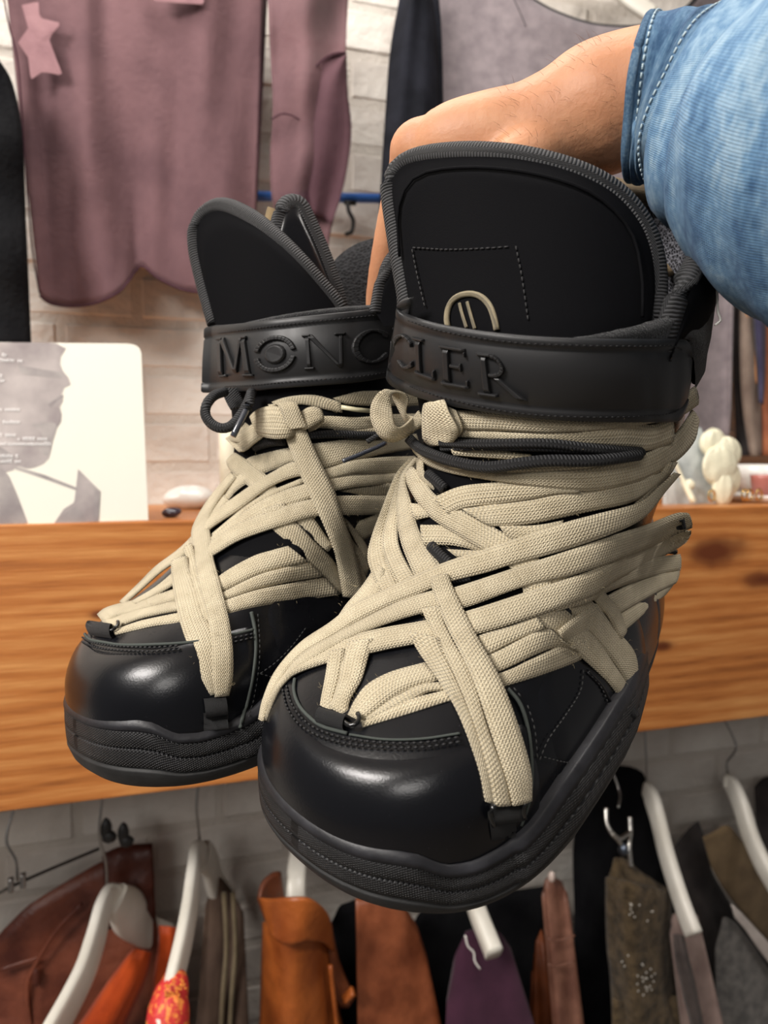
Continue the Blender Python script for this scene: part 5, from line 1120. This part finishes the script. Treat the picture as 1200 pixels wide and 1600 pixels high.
# arm hair
geos = []
hm = M('arm_hair', srgb(110, 72, 44), .6, .3).m
bva = None
dg = bpy.context.evaluated_depsgraph_get(); dg.update(); ev = arm.evaluated_get(dg); em_ = ev.to_mesh(); 
bva = BVHTree.FromPolygons([v_.co.copy() for v_ in em_.vertices], [tuple(p.vertices) for p in em_.polygons])
for k in range(260):
    px = random.uniform(780, 965); py = random.uniform(60, 260)
    d = vdir(px, py); dn = np.linalg.norm(d); q_ = bva.ray_cast(V(CAM), V(d/dn))
    if q_[0] is None: continue
    n = np.array(q_[1]); n = -n if n@d > 0 else n
    if random.random() < .55 and n[2] < .5: continue
    p = np.array(q_[0]); dr = nrm(n*.55+np.array([-.55, 0, -.1])+RNG.normal(size=3)*.2); L = random.uniform(.004, .008)
    geos.append(tube_geo([p-n*.0003, p+dr*L*.5+n*.0004, p+dr*L], [.00006, .00005, .00002], 3))
ev.to_mesh_clear()
v, f, uv = join(geos); mk('arm_hair', v, f, hm, arm, uv, kind='stuff')
def denim():
    m = M('blue_denim', srgb(96, 130, 160), .85, .2, sheen=.1)
    big = m.noise(16, 5, dist=.6); w1 = m.wave(11, m.coord('UV', (1, 1, 1)), 'X'); fine = m.noise(420, 3)
    uvn = m.noise(5, 4, m.coord('UV', (2.6, 1.6, 1)))
    k = m.math('ADD', m.math('MULTIPLY', big, .42), m.math('ADD', m.math('MULTIPLY', uvn, .42), m.math('ADD', m.math('MULTIPLY', fine, .12), m.math('MULTIPLY', m.wave(.55, m.coord('UV', (1, 1, 1)), 'X', 3., 1.5), .12))))
    m.color(m.ramp(k, [(.40, srgb(62, 98, 136)), (.55, srgb(104, 142, 176)), (.70, srgb(156, 184, 204))]))
    a = m.wave(16, m.coord('UV'), 'X'); b = m.wave(20, m.coord('UV'), 'Y')
    m.bump(m.math('MULTIPLY', a, b), .00035); m.bump(m.noise(70, 4), .0012); return m.m
DENIM = denim()
def sleeve(name, rings, parent, ph=0, nseam=0, wr=.0012, n=72, inner=True):
    """rings: (px,py,d,r_m,squash); axis follows the centres"""
    m_ = 46; C = cr(np.array([list(at(r[0], r[1], r[2]))+[r[3], r[4]] for r in rings]), m_); P = C[:, :3]; T = nrm(np.gradient(P, axis=0))
    ry = nrm(P-CAM); a = nrm(ry-T*(ry*T).sum(1, keepdims=True)); b = np.cross(a, T); b = b*np.sign(b[0, 2]); v, uv = [], []
    for i in range(m_):
        for j in range(n):
            t = 2*math.pi*j/n; r = C[i, 3]*(1+.03*math.sin(3*t+i*.12+ph)+.012*math.sin(7*t-i*.13+ph)+.006*math.sin(i*.31+3*math.sin(t*2+ph)+2*ph)+.018*math.sin(5*t+1.3*math.sin(i*.2)+ph)*math.cos(i*.09+ph))
            r += wr*.35*math.sin(i*.8+5*math.sin(t)+ph)
            v.append(P[i]+a[i]*r*math.cos(t)+b[i]*r*C[i, 4]*math.sin(t)); uv.append((i/m_*3, j/n*6))
    o = mk(name, v, grid_faces(m_, n, True), DENIM, parent, uv); solid(o, .0028, -1); o.modifiers.new('sub', 'SUBSURF').levels = 1; o.modifiers['sub'].render_levels = 1
    return P, a, b, C
slv = mk('denim_sleeve', [at(1060, 180, .37)]*3, [(0, 1, 2)], DENIM, arm)  # replaced just below
bpy.data.objects.remove(slv)
P1, a1, b1, C1 = sleeve('sleeve_cuff', [(1004, 153, .352, .0345, 1.0), (1030, 153, .349, .0350, 1.0), (1062, 160, .345, .0378, 1.0), (1094, 168, .340, .0405, 1.0), (1125, 176, .336, .0450, 1.0)], arm, .5)
P2, a2, b2, C2 = sleeve('denim_sleeve', [(1114, 175, .338, .0472, 1.0), (1150, 184, .331, .0520, 1.0), (1200, 198, .322, .0590, 1.0), (1300, 220, .30, .072, 1.0), (1450, 235, .275, .076, 1.0)], arm, 2.2, wr=.0018)
# thick folded hem and stitch rows of the cuff
def ringpts(P, a, b, C, i, k, ph, off):
    out = []
    for j in range(73):
        t = 2*math.pi*j/72; r = C[i, 3]*(1+.03*math.sin(3*t+i*.12+ph)+.012*math.sin(7*t-i*.13+ph)+.006*math.sin(i*.31+3*math.sin(t*2+ph)+2*ph)+.018*math.sin(5*t+1.3*math.sin(i*.2)+ph)*math.cos(i*.09+ph))+.00042*math.sin(i*.8+5*math.sin(t)+ph)+off
        out.append(P[i]+a[i]*r*math.cos(t)+b[i]*r*C[i, 4]*math.sin(t))
    return out
tube('cuff_edge', ringpts(P1, a1, b1, C1, 0, 0, .5, -.0004), .0022, DENIM, arm, 10)
DTH = M('pale_blue_thread', srgb(176, 194, 200), .7, .3).m
free_stitch(arm, [ringpts(P1, a1, b1, C1, i, 0, .5, .0006) for i in (4, 27)], DTH, .0034, .00045)
tube('seam_ridge', ringpts(P1, a1, b1, C1, 41, 0, .5, .0006), .0016, DENIM, arm, 8)
# loose pale thread below the cuff
lt = tube('loose_thread', cr([at(1163, 420, .32), at(1145, 438, .325), at(1123, 449, .33), at(1121, 470, .33), at(1122, 488, .33), at(1126, 500, .33), at(1117, 508, .33)], 30), .0006, WHT, arm, 5)
